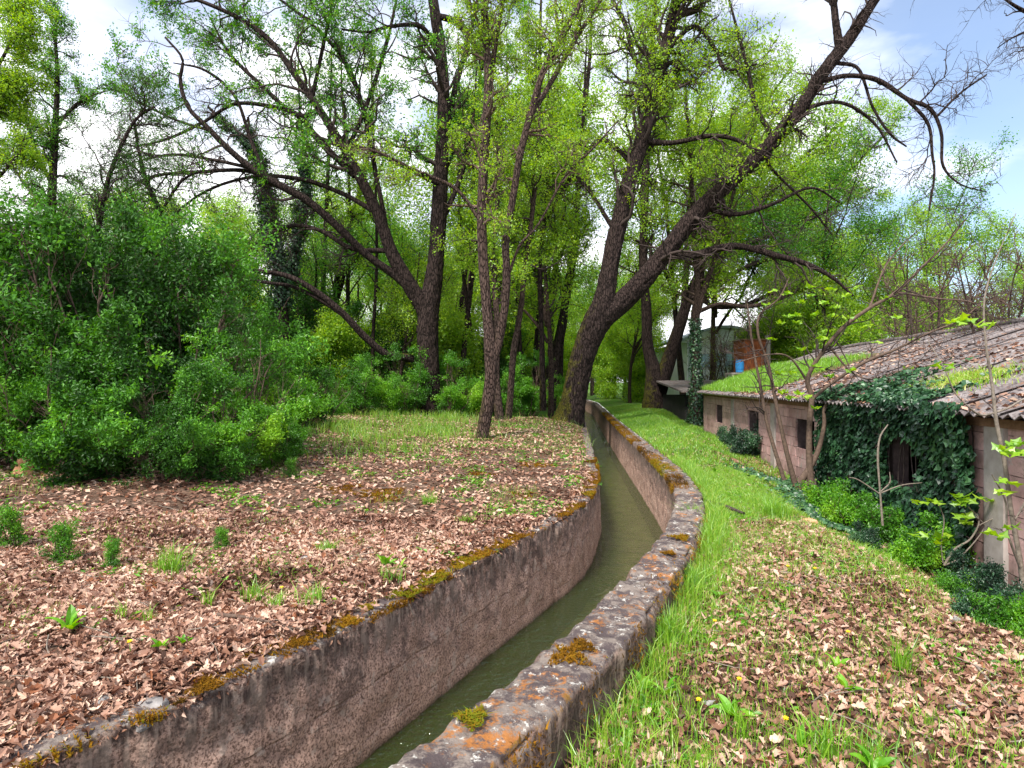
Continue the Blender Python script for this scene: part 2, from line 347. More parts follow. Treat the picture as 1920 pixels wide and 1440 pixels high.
# ------------------------------------------------------------------ canal: walls, bed, water
def concrete_mat(name, right):
    m, t, o = new_mat(name); geo = N(t, 'ShaderNodeNewGeometry'); co = geo.outputs['Position']
    sp = N(t, 'ShaderNodeSeparateXYZ'); t.links.new(co, sp.inputs[0]); z = sp.outputs['Z']
    sn = N(t, 'ShaderNodeSeparateXYZ'); t.links.new(geo.outputs['Normal'], sn.inputs[0])
    f = noise(t, co, 30., 8., .7); g = noise(t, co, 4., 6., .6); h = noise(t, co, 11., 6., .6)
    col = mixc(t, ramp(t, g, [(.3, g3(0)), (.7, g3(1))]), (.40, .25, .19), (.64, .43, .34))
    col = mixc(t, ramp(t, noise(t, co, 65., 6., .7), [(.42, g3(0)), (.53, g3(1))]), (.14, .082, .06), col)
    # exposed aggregate
    v = N(t, 'ShaderNodeTexVoronoi', i_Scale=38.); t.links.new(co, v.inputs['Vector'])
    peb = mathn(t, 'MULTIPLY', ramp(t, v.outputs['Distance'], [(.12, g3(1)), (.24, g3(0))]), ramp(t, h, [(.5, g3(0)), (.6, g3(1))]))
    col = mixc(t, mathn(t, 'MULTIPLY', peb, .7), col, (.42, .36, .31))
    pt2 = mathn(t, 'MULTIPLY', ramp(t, noise(t, N_add(t, co, (3, 2, 8)), 6., 8., .72), [(.52, g3(0)), (.58, g3(1))]), ramp(t, mathn(t, 'ADD', z, 1.), [(.1, g3(.25)), (.75, g3(1))]))
    col = mixc(t, mathn(t, 'MULTIPLY', pt2, .7), col, (.075, .05, .045))
    col = mixc(t, mathn(t, 'MULTIPLY', ramp(t, noise(t, N_add(t, co, (9, 5, 3)), 9., 8., .75), [(.56, g3(0)), (.60, g3(1))]), .55), col, (.52, .42, .35))
    # form-board seams
    mp = N(t, 'ShaderNodeMapping'); mp.inputs['Scale'].default_value = (1.2, 1.2, 9); t.links.new(co, mp.inputs[0])
    st = noise(t, mp.outputs[0], 1.0, 4.)
    zz = mathn(t, 'ADD', z, mathn(t, 'MULTIPLY', g, .05)); seam = None
    for lv in (-.46, -.80):
        dd = mathn(t, 'ABSOLUTE', mathn(t, 'SUBTRACT', zz, lv + .025))
        s1 = ramp(t, dd, [(.004, g3(1)), (.012, g3(0))]); seam = s1 if seam is None else mathn(t, 'MAXIMUM', seam, s1)
    seam = mathn(t, 'MULTIPLY', seam, ramp(t, h, [(.42, g3(0)), (.58, g3(1))]))
    col = mixc(t, mathn(t, 'MULTIPLY', seam, .3), col, (.10, .065, .05))
    # dark weathered band under the rim with drips
    drip = N(t, 'ShaderNodeMapping'); drip.inputs['Scale'].default_value = (22, 22, 2.2); t.links.new(co, drip.inputs[0])
    dn = noise(t, drip.outputs[0], 1.0, 5., .6)
    zz2 = mathn(t, 'ADD', z, mathn(t, 'MULTIPLY', mathn(t, 'SUBTRACT', dn, .5), .7))
    band = mathn(t, 'MULTIPLY', ramp(t, mathn(t, 'ADD', zz2, .5), [(.10, g3(0)), (.40, g3(1))]), ramp(t, h, [(.38, g3(.1)), (.52, g3(1))]))
    if right: band = mathn(t, 'MULTIPLY', ramp(t, mathn(t, 'ADD', zz2, .6), [(.16, g3(0)), (.5, g3(1))]), ramp(t, h, [(.3, g3(.45)), (.5, g3(1))]))
    col = mixc(t, mathn(t, 'MULTIPLY', band, .85), col, (.042, .03, .026))
    lst = mathn(t, 'MULTIPLY', ramp(t, mathn(t, 'ADD', z, .5), [(.12, g3(0)), (.42, g3(1))]), ramp(t, dn, [(.50, g3(0)), (.60, g3(1))]))
    col = mixc(t, mathn(t, 'MULTIPLY', lst, .4), col, (.50, .38, .30))
    # lower damp algae
    wet = ramp(t, mathn(t, 'ADD', z, 1.0), [(.05, g3(1)), (.12, g3(0))])
    col = mixc(t, mathn(t, 'MULTIPLY', wet, .8), col, (.045, .04, .016))
    # lichen on the top
    topf = ramp(t, sn.outputs['Z'], [(.35, g3(0)), (.75, g3(1))])
    l1 = ramp(t, noise(t, co, 11., 9., .78), [(.565, g3(0)), (.61, g3(1))])
    l2 = ramp(t, noise(t, N_add(t, co, (7, 3, 1)), 5., 9., .82), [(.545, g3(0)), (.60, g3(1))])
    bl = ramp(t, noise(t, N_add(t, co, (1, 9, 4)), 6., 9., .8), [(.47, g3(1)), (.56, g3(0))])
    top = mixc(t, f, (.10, .08, .07), (.30, .25, .215))
    top = mixc(t, mathn(t, 'MULTIPLY', bl, .85), top, (.05, .036, .04))
    top = mixc(t, mathn(t, 'MULTIPLY', l1, .9), top, (.55, .53, .48))
    top = mixc(t, mathn(t, 'MULTIPLY', l2, .9), top, mixc(t, f, (.24, .085, .02), (.42, .17, .04)))
    col = mixc(t, topf, col, top)
    if right:
        side = mathn(t, 'MULTIPLY', ramp(t, sn.outputs['X'], [(.3, g3(0)), (.6, g3(1))]), ramp(t, mathn(t, 'ADD', zz2, .2), [(.1, g3(0)), (.25, g3(1))]))
        col = mixc(t, mathn(t, 'MULTIPLY', side, mathn(t, 'MULTIPLY', l2, .9)), col, (.22, .12, .02))
    b = pbsdf(t, o, .9, .2); t.links.new(col, b.inputs[0])
    bump(t, b, mathn(t, 'SUBTRACT', mathn(t, 'ADD', mathn(t, 'MULTIPLY', f, .9), g), mathn(t, 'MULTIPLY', seam, .5)), .9, .02); return m
M_concL = concrete_mat('old_concrete', False); M_concR = concrete_mat('old_concrete_lichen', True)
def canal_wall(name, q, side, prof, zc, mat, joints):
    """q path points function, side +1: body to the right of the inner edge"""
    d = np.r_[0, np.cumsum(np.linalg.norm(np.diff(q, axis=0), axis=1))]
    st = [0.]
    while st[-1] < d[-1]:
        y = np.interp(st[-1], d, q[:, 1]); st.append(st[-1] + (.028 if 1.5 < y < 9 else .06 if 0 < y < 14 else .15 if y < 30 else .5))
    st = np.array(st); P = np.stack([np.interp(st, d, q[:, 0]), np.interp(st, d, q[:, 1])], 1)
    T = nrm(np.gradient(P, axis=0)); Nn = np.stack([T[:, 1], -T[:, 0]], 1) * side
    pr = np.asarray(prof, float); pd = np.r_[0, np.cumsum(np.linalg.norm(np.diff(pr, axis=0), axis=1))]
    k = np.arange(0, pd[-1] + .02, .03); pr = np.stack([np.interp(k, pd, pr[:, 0]), np.interp(k, pd, pr[:, 1])], 1)
    pn = nrm(np.gradient(pr, axis=0)); pn = np.stack([-pn[:, 1], pn[:, 0]], 1)      # outward normal of the profile
    V = np.empty((len(P), len(pr), 3))
    V[..., :2] = P[:, None] + Nn[:, None] * pr[None, :, 0:1]; V[..., 2] = pr[None, :, 1]
    ND = np.empty_like(V); ND[..., :2] = Nn[:, None] * pn[None, :, 0:1]; ND[..., 2] = pn[None, :, 1]
    edge = np.exp(-((V[..., 2] - zc) / .05) ** 2) * np.maximum(np.abs(pn[None, :, 0]), .3)
    dsp = .014 * fbm(V * 7, 4) + .004 * fbm(V * 30, 2)
    chip = np.maximum(0, fbm(V * np.array([3., 3., 1.]) + 5, 4) - .12) * .11 * edge + np.maximum(0, fbm(V * 9, 3) - .1) * .05 * edge + np.maximum(0, vnoise(V * np.array([16., 16., 2.5]))) * .016 * sst(V[..., 2], zc - .45, zc - .05)
    V += ND * (dsp - chip)[..., None]
    for jy in joints:
        m = np.exp(-((V[..., 1] - jy - .06 * V[..., 2]) / .018) ** 2) * .05; V -= ND * m[..., None]
    n, m_, _ = V.shape; idx = np.arange(n * m_).reshape(n, m_)
    Q = np.stack([idx[:-1, :-1], idx[1:, :-1], idx[1:, 1:], idx[:-1, 1:]], -1).reshape(-1, 4)
    if side < 0: Q = Q[:, ::-1]
    return mesh(name, V, Q, mat, smooth=True)
wl = canal_wall('canal_wall', _ql, -1, [(-.03, -1.4), (0, -.02), (.02, .0), (.30, .0), (.34, -.03), (.34, -.2)], 0, M_concL, (7.45, 14.))
tag(wl, 'weathered brown concrete canal wall beside the leaf-covered left bank, flush with the ground', 'canal wall')
wr = canal_wall('canal_wall', _qr, 1, [(-.03, -1.4), (-.005, .06), (.02, .1), (TH - .02, .1), (TH, .06), (TH, -.6)], .1, M_concR, (5.2, 10.5))
tag(wr, 'raised concrete canal wall with white and orange lichen on its broad flat top', 'canal wall')
M_bed = simple('canal_bed_silt', (.07, .055, .025), (.20, .17, .08), 3.)
Y2 = np.r_[np.arange(-6, 78, .25)]
def strip(name, off, z, mat, nx=4):
    a = xL(Y2) - off; b = xR(Y2) + off; X = a[:, None] + (b - a)[:, None] * np.linspace(0, 1, nx)[None]
    V = np.stack([X, np.broadcast_to(Y2[:, None], X.shape), np.full(X.shape, z)], -1)
    idx = np.arange(X.size).reshape(X.shape); q = np.stack([idx[:-1, :-1], idx[:-1, 1:], idx[1:, 1:], idx[1:, :-1]], -1).reshape(-1, 4)
    return struct(mesh(name, V, q, mat))
strip('canal_bed', .08, -1.33, M_bed)
def water_mat():
    m, t, o = new_mat('canal_water'); co = N(t, 'ShaderNodeNewGeometry').outputs['Position']
    mp = N(t, 'ShaderNodeMapping'); mp.inputs['Scale'].default_value = (1., 1.6, 1); mp.inputs['Rotation'].default_value = (0, 0, .35); t.links.new(co, mp.inputs[0])
    a = noise(t, mp.outputs[0], 14., 3., .5); b2 = noise(t, mp.outputs[0], 3., 2.)
    bp = N(t, 'ShaderNodeBump', i_Strength=.9, i_Distance=.05)
    t.links.new(mathn(t, 'ADD', a, mathn(t, 'MULTIPLY', b2, 1.2)), bp.inputs['Height'])
    gl = N(t, 'ShaderNodeBsdfGlossy', i_Roughness=.05); t.links.new(bp.outputs[0], gl.inputs['Normal']); gl.inputs[0].default_value = (1, 1, 1, 1)
    df = N(t, 'ShaderNodeBsdfDiffuse'); df.inputs[0].default_value = (.15, .23, .055, 1)
    tp = N(t, 'ShaderNodeBsdfTransparent'); tp.inputs[0].default_value = (.72, .76, .52, 1)
    bd = N(t, 'ShaderNodeMixShader', i_0=.13); t.links.new(tp.outputs[0], bd.inputs[1]); t.links.new(df.outputs[0], bd.inputs[2])
    fr = N(t, 'ShaderNodeFresnel', i_IOR=1.5); t.links.new(bp.outputs[0], fr.inputs['Normal'])
    mx = N(t, 'ShaderNodeMixShader'); t.links.new(fr.outputs[0], mx.inputs[0]); t.links.new(bd.outputs[0], mx.inputs[1]); t.links.new(gl.outputs[0], mx.inputs[2])
    t.links.new(mx.outputs[0], o.inputs[0]); return m
strip('water', .04, -.93, water_mat())

# ------------------------------------------------------------------ long low building on the right
M_core = simple('mortar', (.06, .04, .038), (.12, .085, .08), 12.)
M_block = simple('pink_block', (.50, .29, .27), (.66, .42, .39), 5., .9, .4, .004, rnd=.3)
def block_mat():
    m, t, o = new_mat('pink_block'); co = N(t, 'ShaderNodeNewGeometry').outputs['Position']
    oi = N(t, 'ShaderNodeObjectInfo'); a = noise(t, co, 1.6, 7., .65); b2 = noise(t, co, 9., 7., .7)
    col = mixc(t, ramp(t, a, [(.35, g3(0)), (.65, g3(1))]), (.40, .23, .21), (.62, .40, .37))
    col = mixc(t, ramp(t, b2, [(.50, g3(0)), (.68, g3(.75))]), col, (.22, .15, .13))
    col = mixc(t, ramp(t, noise(t, N_add(t, co, (5, 5, 5)), 4., 8., .75), [(.58, g3(0)), (.63, g3(.7))]), col, (.42, .38, .34))
    sp = N(t, 'ShaderNodeSeparateXYZ'); t.links.new(co, sp.inputs[0])
    col = mixc(t, mathn(t, 'MULTIPLY', ramp(t, mathn(t, 'ADD', sp.outputs['Z'], .55), [(0, g3(1)), (.55, g3(0))]), ramp(t, a, [(.4, g3(0)), (.55, g3(.8))])), col, (.12, .10, .07))
    hs = N(t, 'ShaderNodeHueSaturation'); t.links.new(col, hs.inputs['Color']); t.links.new(mathn(t, 'ADD', mathn(t, 'MULTIPLY', oi.outputs['Random'], .35), .8), hs.inputs['Value'])
    b = pbsdf(t, o, .9); t.links.new(hs.outputs[0], b.inputs[0]); bump(t, b, b2, .5, .008); return m
M_block = block_mat()
M_pil = simple('grey_pier', (.30, .26, .23), (.42, .37, .34), 9.)
M_dark = simple('dark_room', (.012, .011, .012), (.025, .022, .022), 3.)  # near-black colour stands in for indoor shade; the barrel cap shares it
M_wood = simple('old_timber', (.14, .07, .04), (.26, .15, .09), 14.)
bd = thing('long_shed', 'long low abandoned shed of pink blocks with a littered corrugated roof, half covered in ivy', 'building', (wallx(14.), 14., -.6))
cs = math.cos(math.atan(WK)); sn_ = math.sin(math.atan(WK))
Tw = np.array([sn_, cs, 0.]); Nw = np.array([-cs, sn_, 0.])   # along the wall, outwards (to the path)
def wp(t, o, z):                                              # t metres along wall from y=0, o metres outwards
    return np.array([WX0, 0, 0.]) + Tw * t + Nw * o + np.array([0, 0, z])
def box8(t0, t1, o0, o1, z0, z1, jit=0.):
    p = [wp(t, o, z) for z in (z0, z1) for (t, o) in ((t0, o0), (t1, o0), (t1, o1), (t0, o1))]
    return np.array(p) + (RG.normal(size=(8, 3)) * jit if jit else 0)
BQ = np.array([(0, 3, 2, 1), (4, 5, 6, 7), (0, 1, 5, 4), (1, 2, 6, 5), (2, 3, 7, 6), (3, 0, 4, 7)])
T0, T1 = 2.5, 25.4
wins = [(t, t + 1.15) for t in (8.05, 12.45, 16.75, 21.6)]
WZ0, WZ1, ZT = .22, .92, 1.24
a = Acc(); ts = [T0] + [v for w in wins for v in w] + [T1]
a.add(box8(T0, T1, -.22, -.02, -.9, WZ0), BQ); a.add(box8(T0, T1, -.22, -.02, WZ1, ZT), BQ)
for i in range(0, len(ts), 2): a.add(box8(ts[i], ts[i + 1], -.22, -.02, WZ0, WZ1), BQ)
a.add(box8(T0, T1, -8.3, -8.1, -.9, ZT), BQ); a.add(box8(T1 - .2, T1, -8.1, -.22, -.9, ZT), BQ); a.add(box8(T0, T0 + .2, -8.1, -.22, -.9, ZT), BQ)
a.build('wall', M_core, bd)
mesh('inner_partition', box8(T0 + .3, T1 - .3, -1.6, -1.5, -.9, ZT), BQ, M_dark, bd)  # partition and floor coloured near black to paint the room's shade
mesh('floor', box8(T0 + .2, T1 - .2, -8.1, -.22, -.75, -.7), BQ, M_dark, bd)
bl = []
piers = (6.75, 11.1, 15.3, 19.9)
for c in range(9):
    z0 = -.52 + c * .2; z1 = min(z0 + .192, ZT - .005); zm = (z0 + z1) / 2
    obs = sorted([(p - .17, p + .17) for p in piers] + ([(w0 - .01, w1 + .01) for w0, w1 in wins] if WZ0 - .04 < zm < WZ1 + .04 else []) + ([(7.7, 11.0)] if zm > .05 else []))
    segs = []; cur = 4.6
    for o0, o1 in obs:
        if o0 > cur: segs.append((cur, o0))
        cur = max(cur, o1)
    segs.append((cur, T1))
    for g0, g1 in segs:
        t = T0 + .21 * (c % 2)
        while t < g1:
            t0, t1 = max(t, g0), min(t + .411, g1); t += .42
            if t1 - t0 > .05: bl.append((t0, t1, z0, z1))
bl.sort(key=lambda b: b[0]); rest = bl[300:]
for (t0, t1, z0, z1) in bl[:300]:
    w = random.uniform(.0, .008)
    mesh('block', box8(t0, t1, -.03, .012 + w, z0, z1, .0025), BQ, M_block, bd)
if rest:
    a = Acc()
    for (t0, t1, z0, z1) in rest: a.add(box8(t0, t1, -.03, .012 + random.uniform(0, .014), z0, z1, .0025), BQ)
    a.build('far_blocks', M_block, bd, kind='stuff')
for p in (6.75, 11.1, 15.3, 19.9): mesh('pier', box8(p - .17, p + .17, -.03, .05, -.9, ZT - .01, .004), BQ, M_pil, bd)
for (w0, w1) in wins:
    f = mesh('window', box8(w0 + .02, w1 - .02, -.16, -.12, WZ1 - .06, WZ1 - .005), BQ, M_wood, bd)
    mesh('sill', box8(w0 - .05, w1 + .05, -.02, .055, WZ0 - .05, WZ0 + .01), BQ, M_pil, f)
    mesh('post', box8((w0 + w1) / 2 - .03, (w0 + w1) / 2 + .03, -.16, -.12, WZ0 + .01, WZ1 - .06), BQ, M_wood, f)
mesh('lintel', box8(T0, T1, -.02, .004, 1.19, ZT - .1), BQ, M_core, bd) if False else None
mesh('eave_beam', box8(T0, T1, .0, .07, ZT - .09, ZT + .0), BQ, M_wood, bd)
# corrugated roof sheets
def roof_mat():
    m, t, o = new_mat('fibre_cement'); co = N(t, 'ShaderNodeNewGeometry').outputs['Position']
    a = noise(t, co, 3., 7., .65); b2 = noise(t, co, 25., 5., .65); c = noise(t, N_add(t, co, (4, 8, 1)), 7., 7., .7)
    col = mixc(t, ramp(t, a, [(.35, g3(0)), (.65, g3(1))]), (.095, .082, .082), (.27, .24, .235))
    col = mixc(t, ramp(t, b2, [(.45, g3(0)), (.6, g3(.8))]), col, (.07, .055, .055))
    col = mixc(t, ramp(t, c, [(.55, g3(0)), (.62, g3(.6))]), col, (.24, .12, .06))
    b = pbsdf(t, o, .9, .2); t.links.new(col, b.inputs[0]); bump(t, b, b2, .6, .015); return m
M_roof = roof_mat()
EO, EZ, RW, RZ = .30, 1.285, -4.2, 2.82                       # eave outwards offset / height, ridge
def roof_pt(u, t):                                            # u 0 eave .. 1 ridge
    return wp(t, EO + (RW - EO) * u, EZ + (RZ - EZ) * u)
def rz_at(t): return 0
def roof_sheet(t0, u0, u1, lift, back=False):
    nx = 25; tt = np.linspace(0, 1.06, nx); uu = np.linspace(u0, u1, 4)
    V = np.empty((2, 4, nx, 3)); w = .026 * np.cos(tt / .177 * 2 * np.pi)
    jt = random.uniform(-.008, .008)
    for k, u in enumerate(uu):
        for i, x in enumerate(tt):
            p = roof_pt(u, t0 + x)
            if back: p = wp(t0 + x, 2 * RW - EO + (EO - RW) * u, EZ + (RZ - EZ) * u)
            p[2] += w[i] + lift + jt; V[0, k, i] = p; V[1, k, i] = p - np.array([0, 0, .009])
    V = V.reshape(-1, 3); idx = np.arange(4 * nx).reshape(4, nx); q = np.stack([idx[:-1, :-1], idx[:-1, 1:], idx[1:, 1:], idx[1:, :-1]], -1).reshape(-1, 4)
    n = 4 * nx; rim = [np.array([(idx[0, i], idx[0, i + 1], idx[0, i + 1] + n, idx[0, i] + n) for i in range(nx - 1)])]
    mesh('roof_sheet', V, np.concatenate([q, q[:, ::-1] + n] + rim), M_roof, bd, smooth=False)
for k in range(23):
    t0 = T0 - .3 + k * 1.0
    for r, (u0, u1) in enumerate(((0, .36), (.33, .69), (.66, 1.0))): roof_sheet(t0, u0, u1, .012 * (2 - r) if r else .0, False)
    roof_sheet(t0, 0, 1.0, 0, True)
rd = np.array([wp(t, RW, RZ + .03 + .008 * math.sin(t * 3)) for t in np.linspace(T0 - .3, T1 + .3, 60)])
v, q = tubes(rd[None], np.full((1, 60), .075), 8); mesh('ridge_cap', v, q, M_roof, bd, smooth=True)

# leaf litter, soil and grass lying on the roof
def roof_surface(t, u): 
    return np.stack([WX0 + Tw[0] * t + Nw[0] * (EO + (RW - EO) * u), Tw[1] * t + Nw[1] * (EO + (RW - EO) * u), EZ + (RZ - EZ) * u], -1)
soil_t = np.linspace(15.2, 25.4, 60); soil_u = np.linspace(.0, .8, 24); TT, UU = np.meshgrid(soil_t, soil_u, indexing='ij')
P = roof_surface(TT, UU); edge = np.minimum(np.minimum(sst(UU, 0, .08), 1 - sst(UU, .6 + .1 * n2d(TT, UU, .7, 5), .8)), sst(TT, 15.2, 17 + .8 * n2d(TT, UU * 6, .8, 9)))
P[..., 2] += -.05 + edge * (.12 + .04 * n2d(TT, UU * 4, 1.5, 3))
idx = np.arange(TT.size).reshape(TT.shape); q = np.stack([idx[:-1, :-1], idx[1:, :-1], idx[1:, 1:], idx[:-1, 1:]], -1).reshape(-1, 4)
mesh('roof_soil', P, q, M_ground, bd, smooth=True, kind='stuff')

def litter(cx, cy, cz, size, tilt, detail, mat, name, rndv=None, kind='stuff', nd=None):
    n = len(cx); c = np.stack([cx, cy, cz], -1)
    nn = nrm(np.stack([RG.normal(size=n) * tilt, RG.normal(size=n) * tilt, np.ones(n)], -1) if nd is None else nd + tilt * RG.normal(size=(n, 3)))
    a = RG.uniform(0, 2 * np.pi, n); h = np.stack([np.cos(a), np.sin(a), np.zeros(n)], -1)
    d = nrm(h - nn * (h * nn).sum(1)[:, None]); w = np.cross(nn, d); s = (size * RG.uniform(.4, 1.4, n))
    r = RG.uniform(0, 1, n) if rndv is None else rndv
    if detail:
        # lobed oak outline
        o = np.array([(-.5, .03), (-.3, .12), (-.2, .08), (-.06, .24), (.06, .16), (.2, .27), (.3, .17), (.42, .14), (.5, 0)])
        out = np.vstack([o, o[1:-1][::-1] * [1, -1]]); k = len(out)
        curl = RG.normal(size=n) * .9; curl2 = RG.normal(size=n) * .5
        X = out[None, :, 0:1] * s[:, None, None]; Yv = out[None, :, 1:2] * s[:, None, None] * RG.uniform(.5, 1.15, n)[:, None, None]
        Z = (out[None, :, 0] ** 2 * curl[:, None] + np.abs(out[None, :, 1]) * (.3 + .8 * np.abs(curl2[:, None]))) * s[:, None]
        V = c[:, None] + X * d[:, None] + Yv * w[:, None] + Z[..., None] * nn[:, None]
        V = np.concatenate([c[:, None], V], 1); m = k + 1
        b = np.arange(n)[:, None] * m
        F3 = np.concatenate([np.stack([b, b + 1 + i, b + 1 + (i + 1) % k], -1).reshape(n, 3) for i in range(k)])
        return mesh(name, V, F3.astype(int), mat, rnd=np.tile(r, k), kind=kind)
    s = s[:, None]; V = np.stack([c - d * s * .5, c + w * s * .27 + nn * s * .12, c + d * s * .5 + nn * s * RG.uniform(-.1, .2, (n, 1)), c - w * s * .27 + nn * s * .12], 1)
    return mesh(name, V, np.arange(4 * n).reshape(n, 4), mat, rnd=r, kind=kind)
n = 9000; t = RG.uniform(3.5, 18.5, n); u = RG.beta(1.1, 1.6, n) * .95
keep = (n2d(t, u * 4, .9, 4) + .25 - .6 * np.abs(u - .3) > RG.uniform(-.4, .5, n)); t, u = t[keep], u[keep]
P = roof_surface(t, u); o = litter(P[:, 0], P[:, 1], P[:, 2] + .035, .09, .4, False, M_dead, 'roof_leaf_litter')
o.parent = bd; o.location = -bd.location
def blades(cx, cy, cz, h, w, mat, name, parent=None, lean=.35, rnd=None, kind='stuff'):
    n = len(cx); b = np.stack([cx, cy, cz], -1); a = RG.uniform(0, 2 * np.pi, n)
    side = np.stack([np.cos(a), np.sin(a), np.zeros(n)], -1) * (w * RG.uniform(.6, 1.3, n))[:, None] * .5
    la = RG.uniform(0, 2 * np.pi, n); hh = (h * RG.uniform(.5, 1.3, n))[:, None]
    le = np.stack([np.cos(la), np.sin(la), np.zeros(n)], -1) * (np.abs(RG.normal(size=n)) * lean)[:, None] * hh
    up = np.array([0, 0, 1.])
    m = b + le * .35 + up * hh * .6; tip = b + le * 1.3 + up * hh * .97
    V = np.stack([b - side, b + side, m + side * .8, m - side * .8, tip], 1)
    i = np.arange(n)[:, None] * 5
    r = RG.uniform(0, 1, n) ** 1.3 if rnd is None else rnd
    return mesh(name, V, [np.concatenate([i, i + 1, i + 2, i + 3], 1), np.concatenate([i + 3, i + 2, i + 4], 1)], mat, parent, np.r_[r, r], kind=kind)
n = 12000; t = RG.uniform(16, 25.3, n); u = RG.uniform(.03, .62, n)
P = roof_surface(t, u); blades(P[:, 0], P[:, 1], P[:, 2] + .03, .18, .014, M_grass, 'roof_grass', bd, .4, rnd=RG.uniform(.2, .7, n))
n = 1500; t = RG.normal(8.7, .45, n); u = RG.normal(.23, .05, n)
P = roof_surface(t, u); blades(P[:, 0], P[:, 1], P[:, 2] + .02, .07, .012, M_grass, 'roof_moss', bd, .8, rnd=RG.uniform(.4, 1, n))

# ivy covering the wall front
def ivy_leaves(c, nd, size, tilt, name, mat, parent, rnd):
    n = len(c); nn = nrm(nd + tilt * RG.normal(size=(n, 3)))
    d = nrm(np.cross(np.cross(nn, np.array([0, 0, -1.]) + .5 * RG.normal(size=(n, 3))), nn)); w = np.cross(nn, d); s = (size * RG.uniform(.6, 1.3, n))
    o = np.array([(-.35, 0), (-.42, .28), (-.1, .48), (.12, .26), (.55, 0), (.12, -.26), (-.1, -.48), (-.42, -.28)])
    V = c[:, None] + (o[None, :, 0:1] * d[:, None] + o[None, :, 1:2] * w[:, None] - np.abs(o[None, :, 1:2]) * .25 * nn[:, None]) * s[:, None, None]
    i = np.arange(n)[:, None] * 8
    return mesh(name, V, [i + np.arange(8)[None]], mat, parent, rnd)
iv = thing('ivy', 'dark green ivy curtain hanging over the pink block shed wall', 'ivy', tuple(wp(9.4, .1, -.4)))
n = 15000; t = RG.uniform(6.9, 12.1, n); z = RG.uniform(-.45, 1.38, n)
e = np.minimum(t - 6.95 - .15 * n2d(z, z, 3, 1), 11.75 - 1.0 * np.clip(.5 - z, 0, 1) * 0 - t + .35 * n2d(z, z * 2, 1.3, 7))
hole = np.exp(-(((t - 8.66) / .62) ** 4 + ((z - .55) / .42) ** 4))
dens = (e > 0) & (hole < RG.uniform(.25, .8, n)) & ((z > -.1 + .25 * n2d(t, t, 1.1, 3)) | (RG.uniform(0, 1, n) < .35))
t, z = t[dens], z[dens]; dep = .06 + .14 * RG.uniform(0, 1, len(t)) + .10 * n2d(t, z, 1.6, 2) + .10 * sst(z, .8, 1.3)
P = np.stack([WX0 + Tw[0] * t + Nw[0] * dep, Tw[1] * t + Nw[1] * dep, z], -1)
r = np.clip(.35 + .35 * n2d(t, z, 2.5, 6) + RG.normal(size=len(t)) * .2, 0, 1)
ivy_leaves(P, Nw + np.array([0, 0, .35]), .085, .35, 'foliage', M_ivy, iv, r)
st = np.array([[wp(7.2 + i * .17 + .1 * math.sin(i * 3), .05, -.5 + .3 * k + 0.) + Tw * .08 * math.sin(i * 2 + k) for k in range(7)] for i in range(26)])
v, q = tubes(st, np.full((26, 7), .009), 4); mesh('stem', v, q, M_twig, iv, kind='stuff')
# ivy on the roof edge above
iv2 = thing('ivy', 'tuft of ivy creeping up over the roof edge of the shed', 'ivy', tuple(wp(9.8, .2, 1.3)))
n = 2600; t = RG.uniform(8., 12.2, n); u = np.abs(RG.normal(0, .09, n)) * (1 + .9 * np.exp(-((t - 10.3) / .5) ** 2)) + .0
k = n2d(t, u * 4, 1.4, 3) > -.45 + u * 1.5; t, u = t[k], u[k]
P = roof_surface(t, u); P[:, 2] += .04 + .14 * RG.uniform(0, 1, len(t)) * np.exp(-((t - 10.3) / .7) ** 2) + .05 * RG.uniform(0, 1, len(t))
ivy_leaves(P, np.array([-.3, 0, 1.]), .08, .5, 'foliage', M_ivy, iv2, RG.uniform(.2, .9, len(t)))

# ------------------------------------------------------------------ things beyond the shed
M_white = simple('white_cladding', (.62, .66, .74), (.78, .8, .84), 1.2, .5, .1)
M_hroof = simple('hall_roof', (.30, .35, .42), (.42, .47, .54), 2.)
M_pane = simple('pale_blue_glazing', (.25, .42, .62), (.45, .6, .75), 2., .3, .05)
M_blue = simple('blue_paint', (.03, .22, .55), (.05, .30, .66), 5., .45, .1)
M_rust = simple('rusty_steel', (.20, .05, .02), (.42, .14, .05), 4., .8, .5)
def bx(x0, x1, y0, y1, z0, z1): return np.array([(x, y, z) for z in (z0, z1) for (x, y) in ((x0, y0), (x1, y0), (x1, y1), (x0, y1))])
BQ2 = np.array([(0, 3, 2, 1), (4, 5, 6, 7), (0, 1, 5, 4), (1, 2, 6, 5), (2, 3, 7, 6), (3, 0, 4, 7)])
hall = thing('industrial_hall', 'white clad hall with rounded grey roof seen past the ivy trunk', 'building', (19, 48, 0))
mesh('wall', bx(12.3, 17.6, 45, 60, -.5, 4.6), BQ2, M_white, hall)
xa = np.linspace(11.9, 18.0, 24); za = 4.62 + .9 * np.sin((xa - 11.9) / 6.1 * np.pi)
V = np.concatenate([np.stack([xa, np.full(24, yv), za + dz], -1) for yv in (44.6, 60.4) for dz in (0, .18)])
i = np.arange(23); q = np.concatenate([np.stack([i + a_, i + 1 + a_, i + 1 + b_, i + b_], -1) for a_, b_ in ((24, 72), (0, 24), (48, 0), (72, 48))])
mesh('roof', V, q, M_hroof, hall)
mesh('gable', np.concatenate([np.stack([xa, np.full(24, 44.95), za - .02], -1), np.stack([xa, np.full(24, 44.95), np.full(24, 4.5)], -1)]), np.stack([i, i + 24, i + 25, i + 1], -1), M_white, hall)
for k in range(2): mesh('window', bx(12.6 + k * 2.4, 14.6 + k * 2.4, 44.9, 44.97, 2.8, 3.7), BQ2, M_pane, hall)
for k in range(14): mesh('cladding_rib', bx(12.4 + k * .38, 12.44 + k * .38, 44.9, 44.98, -.4, 4.5), BQ2, M_hroof, hall)
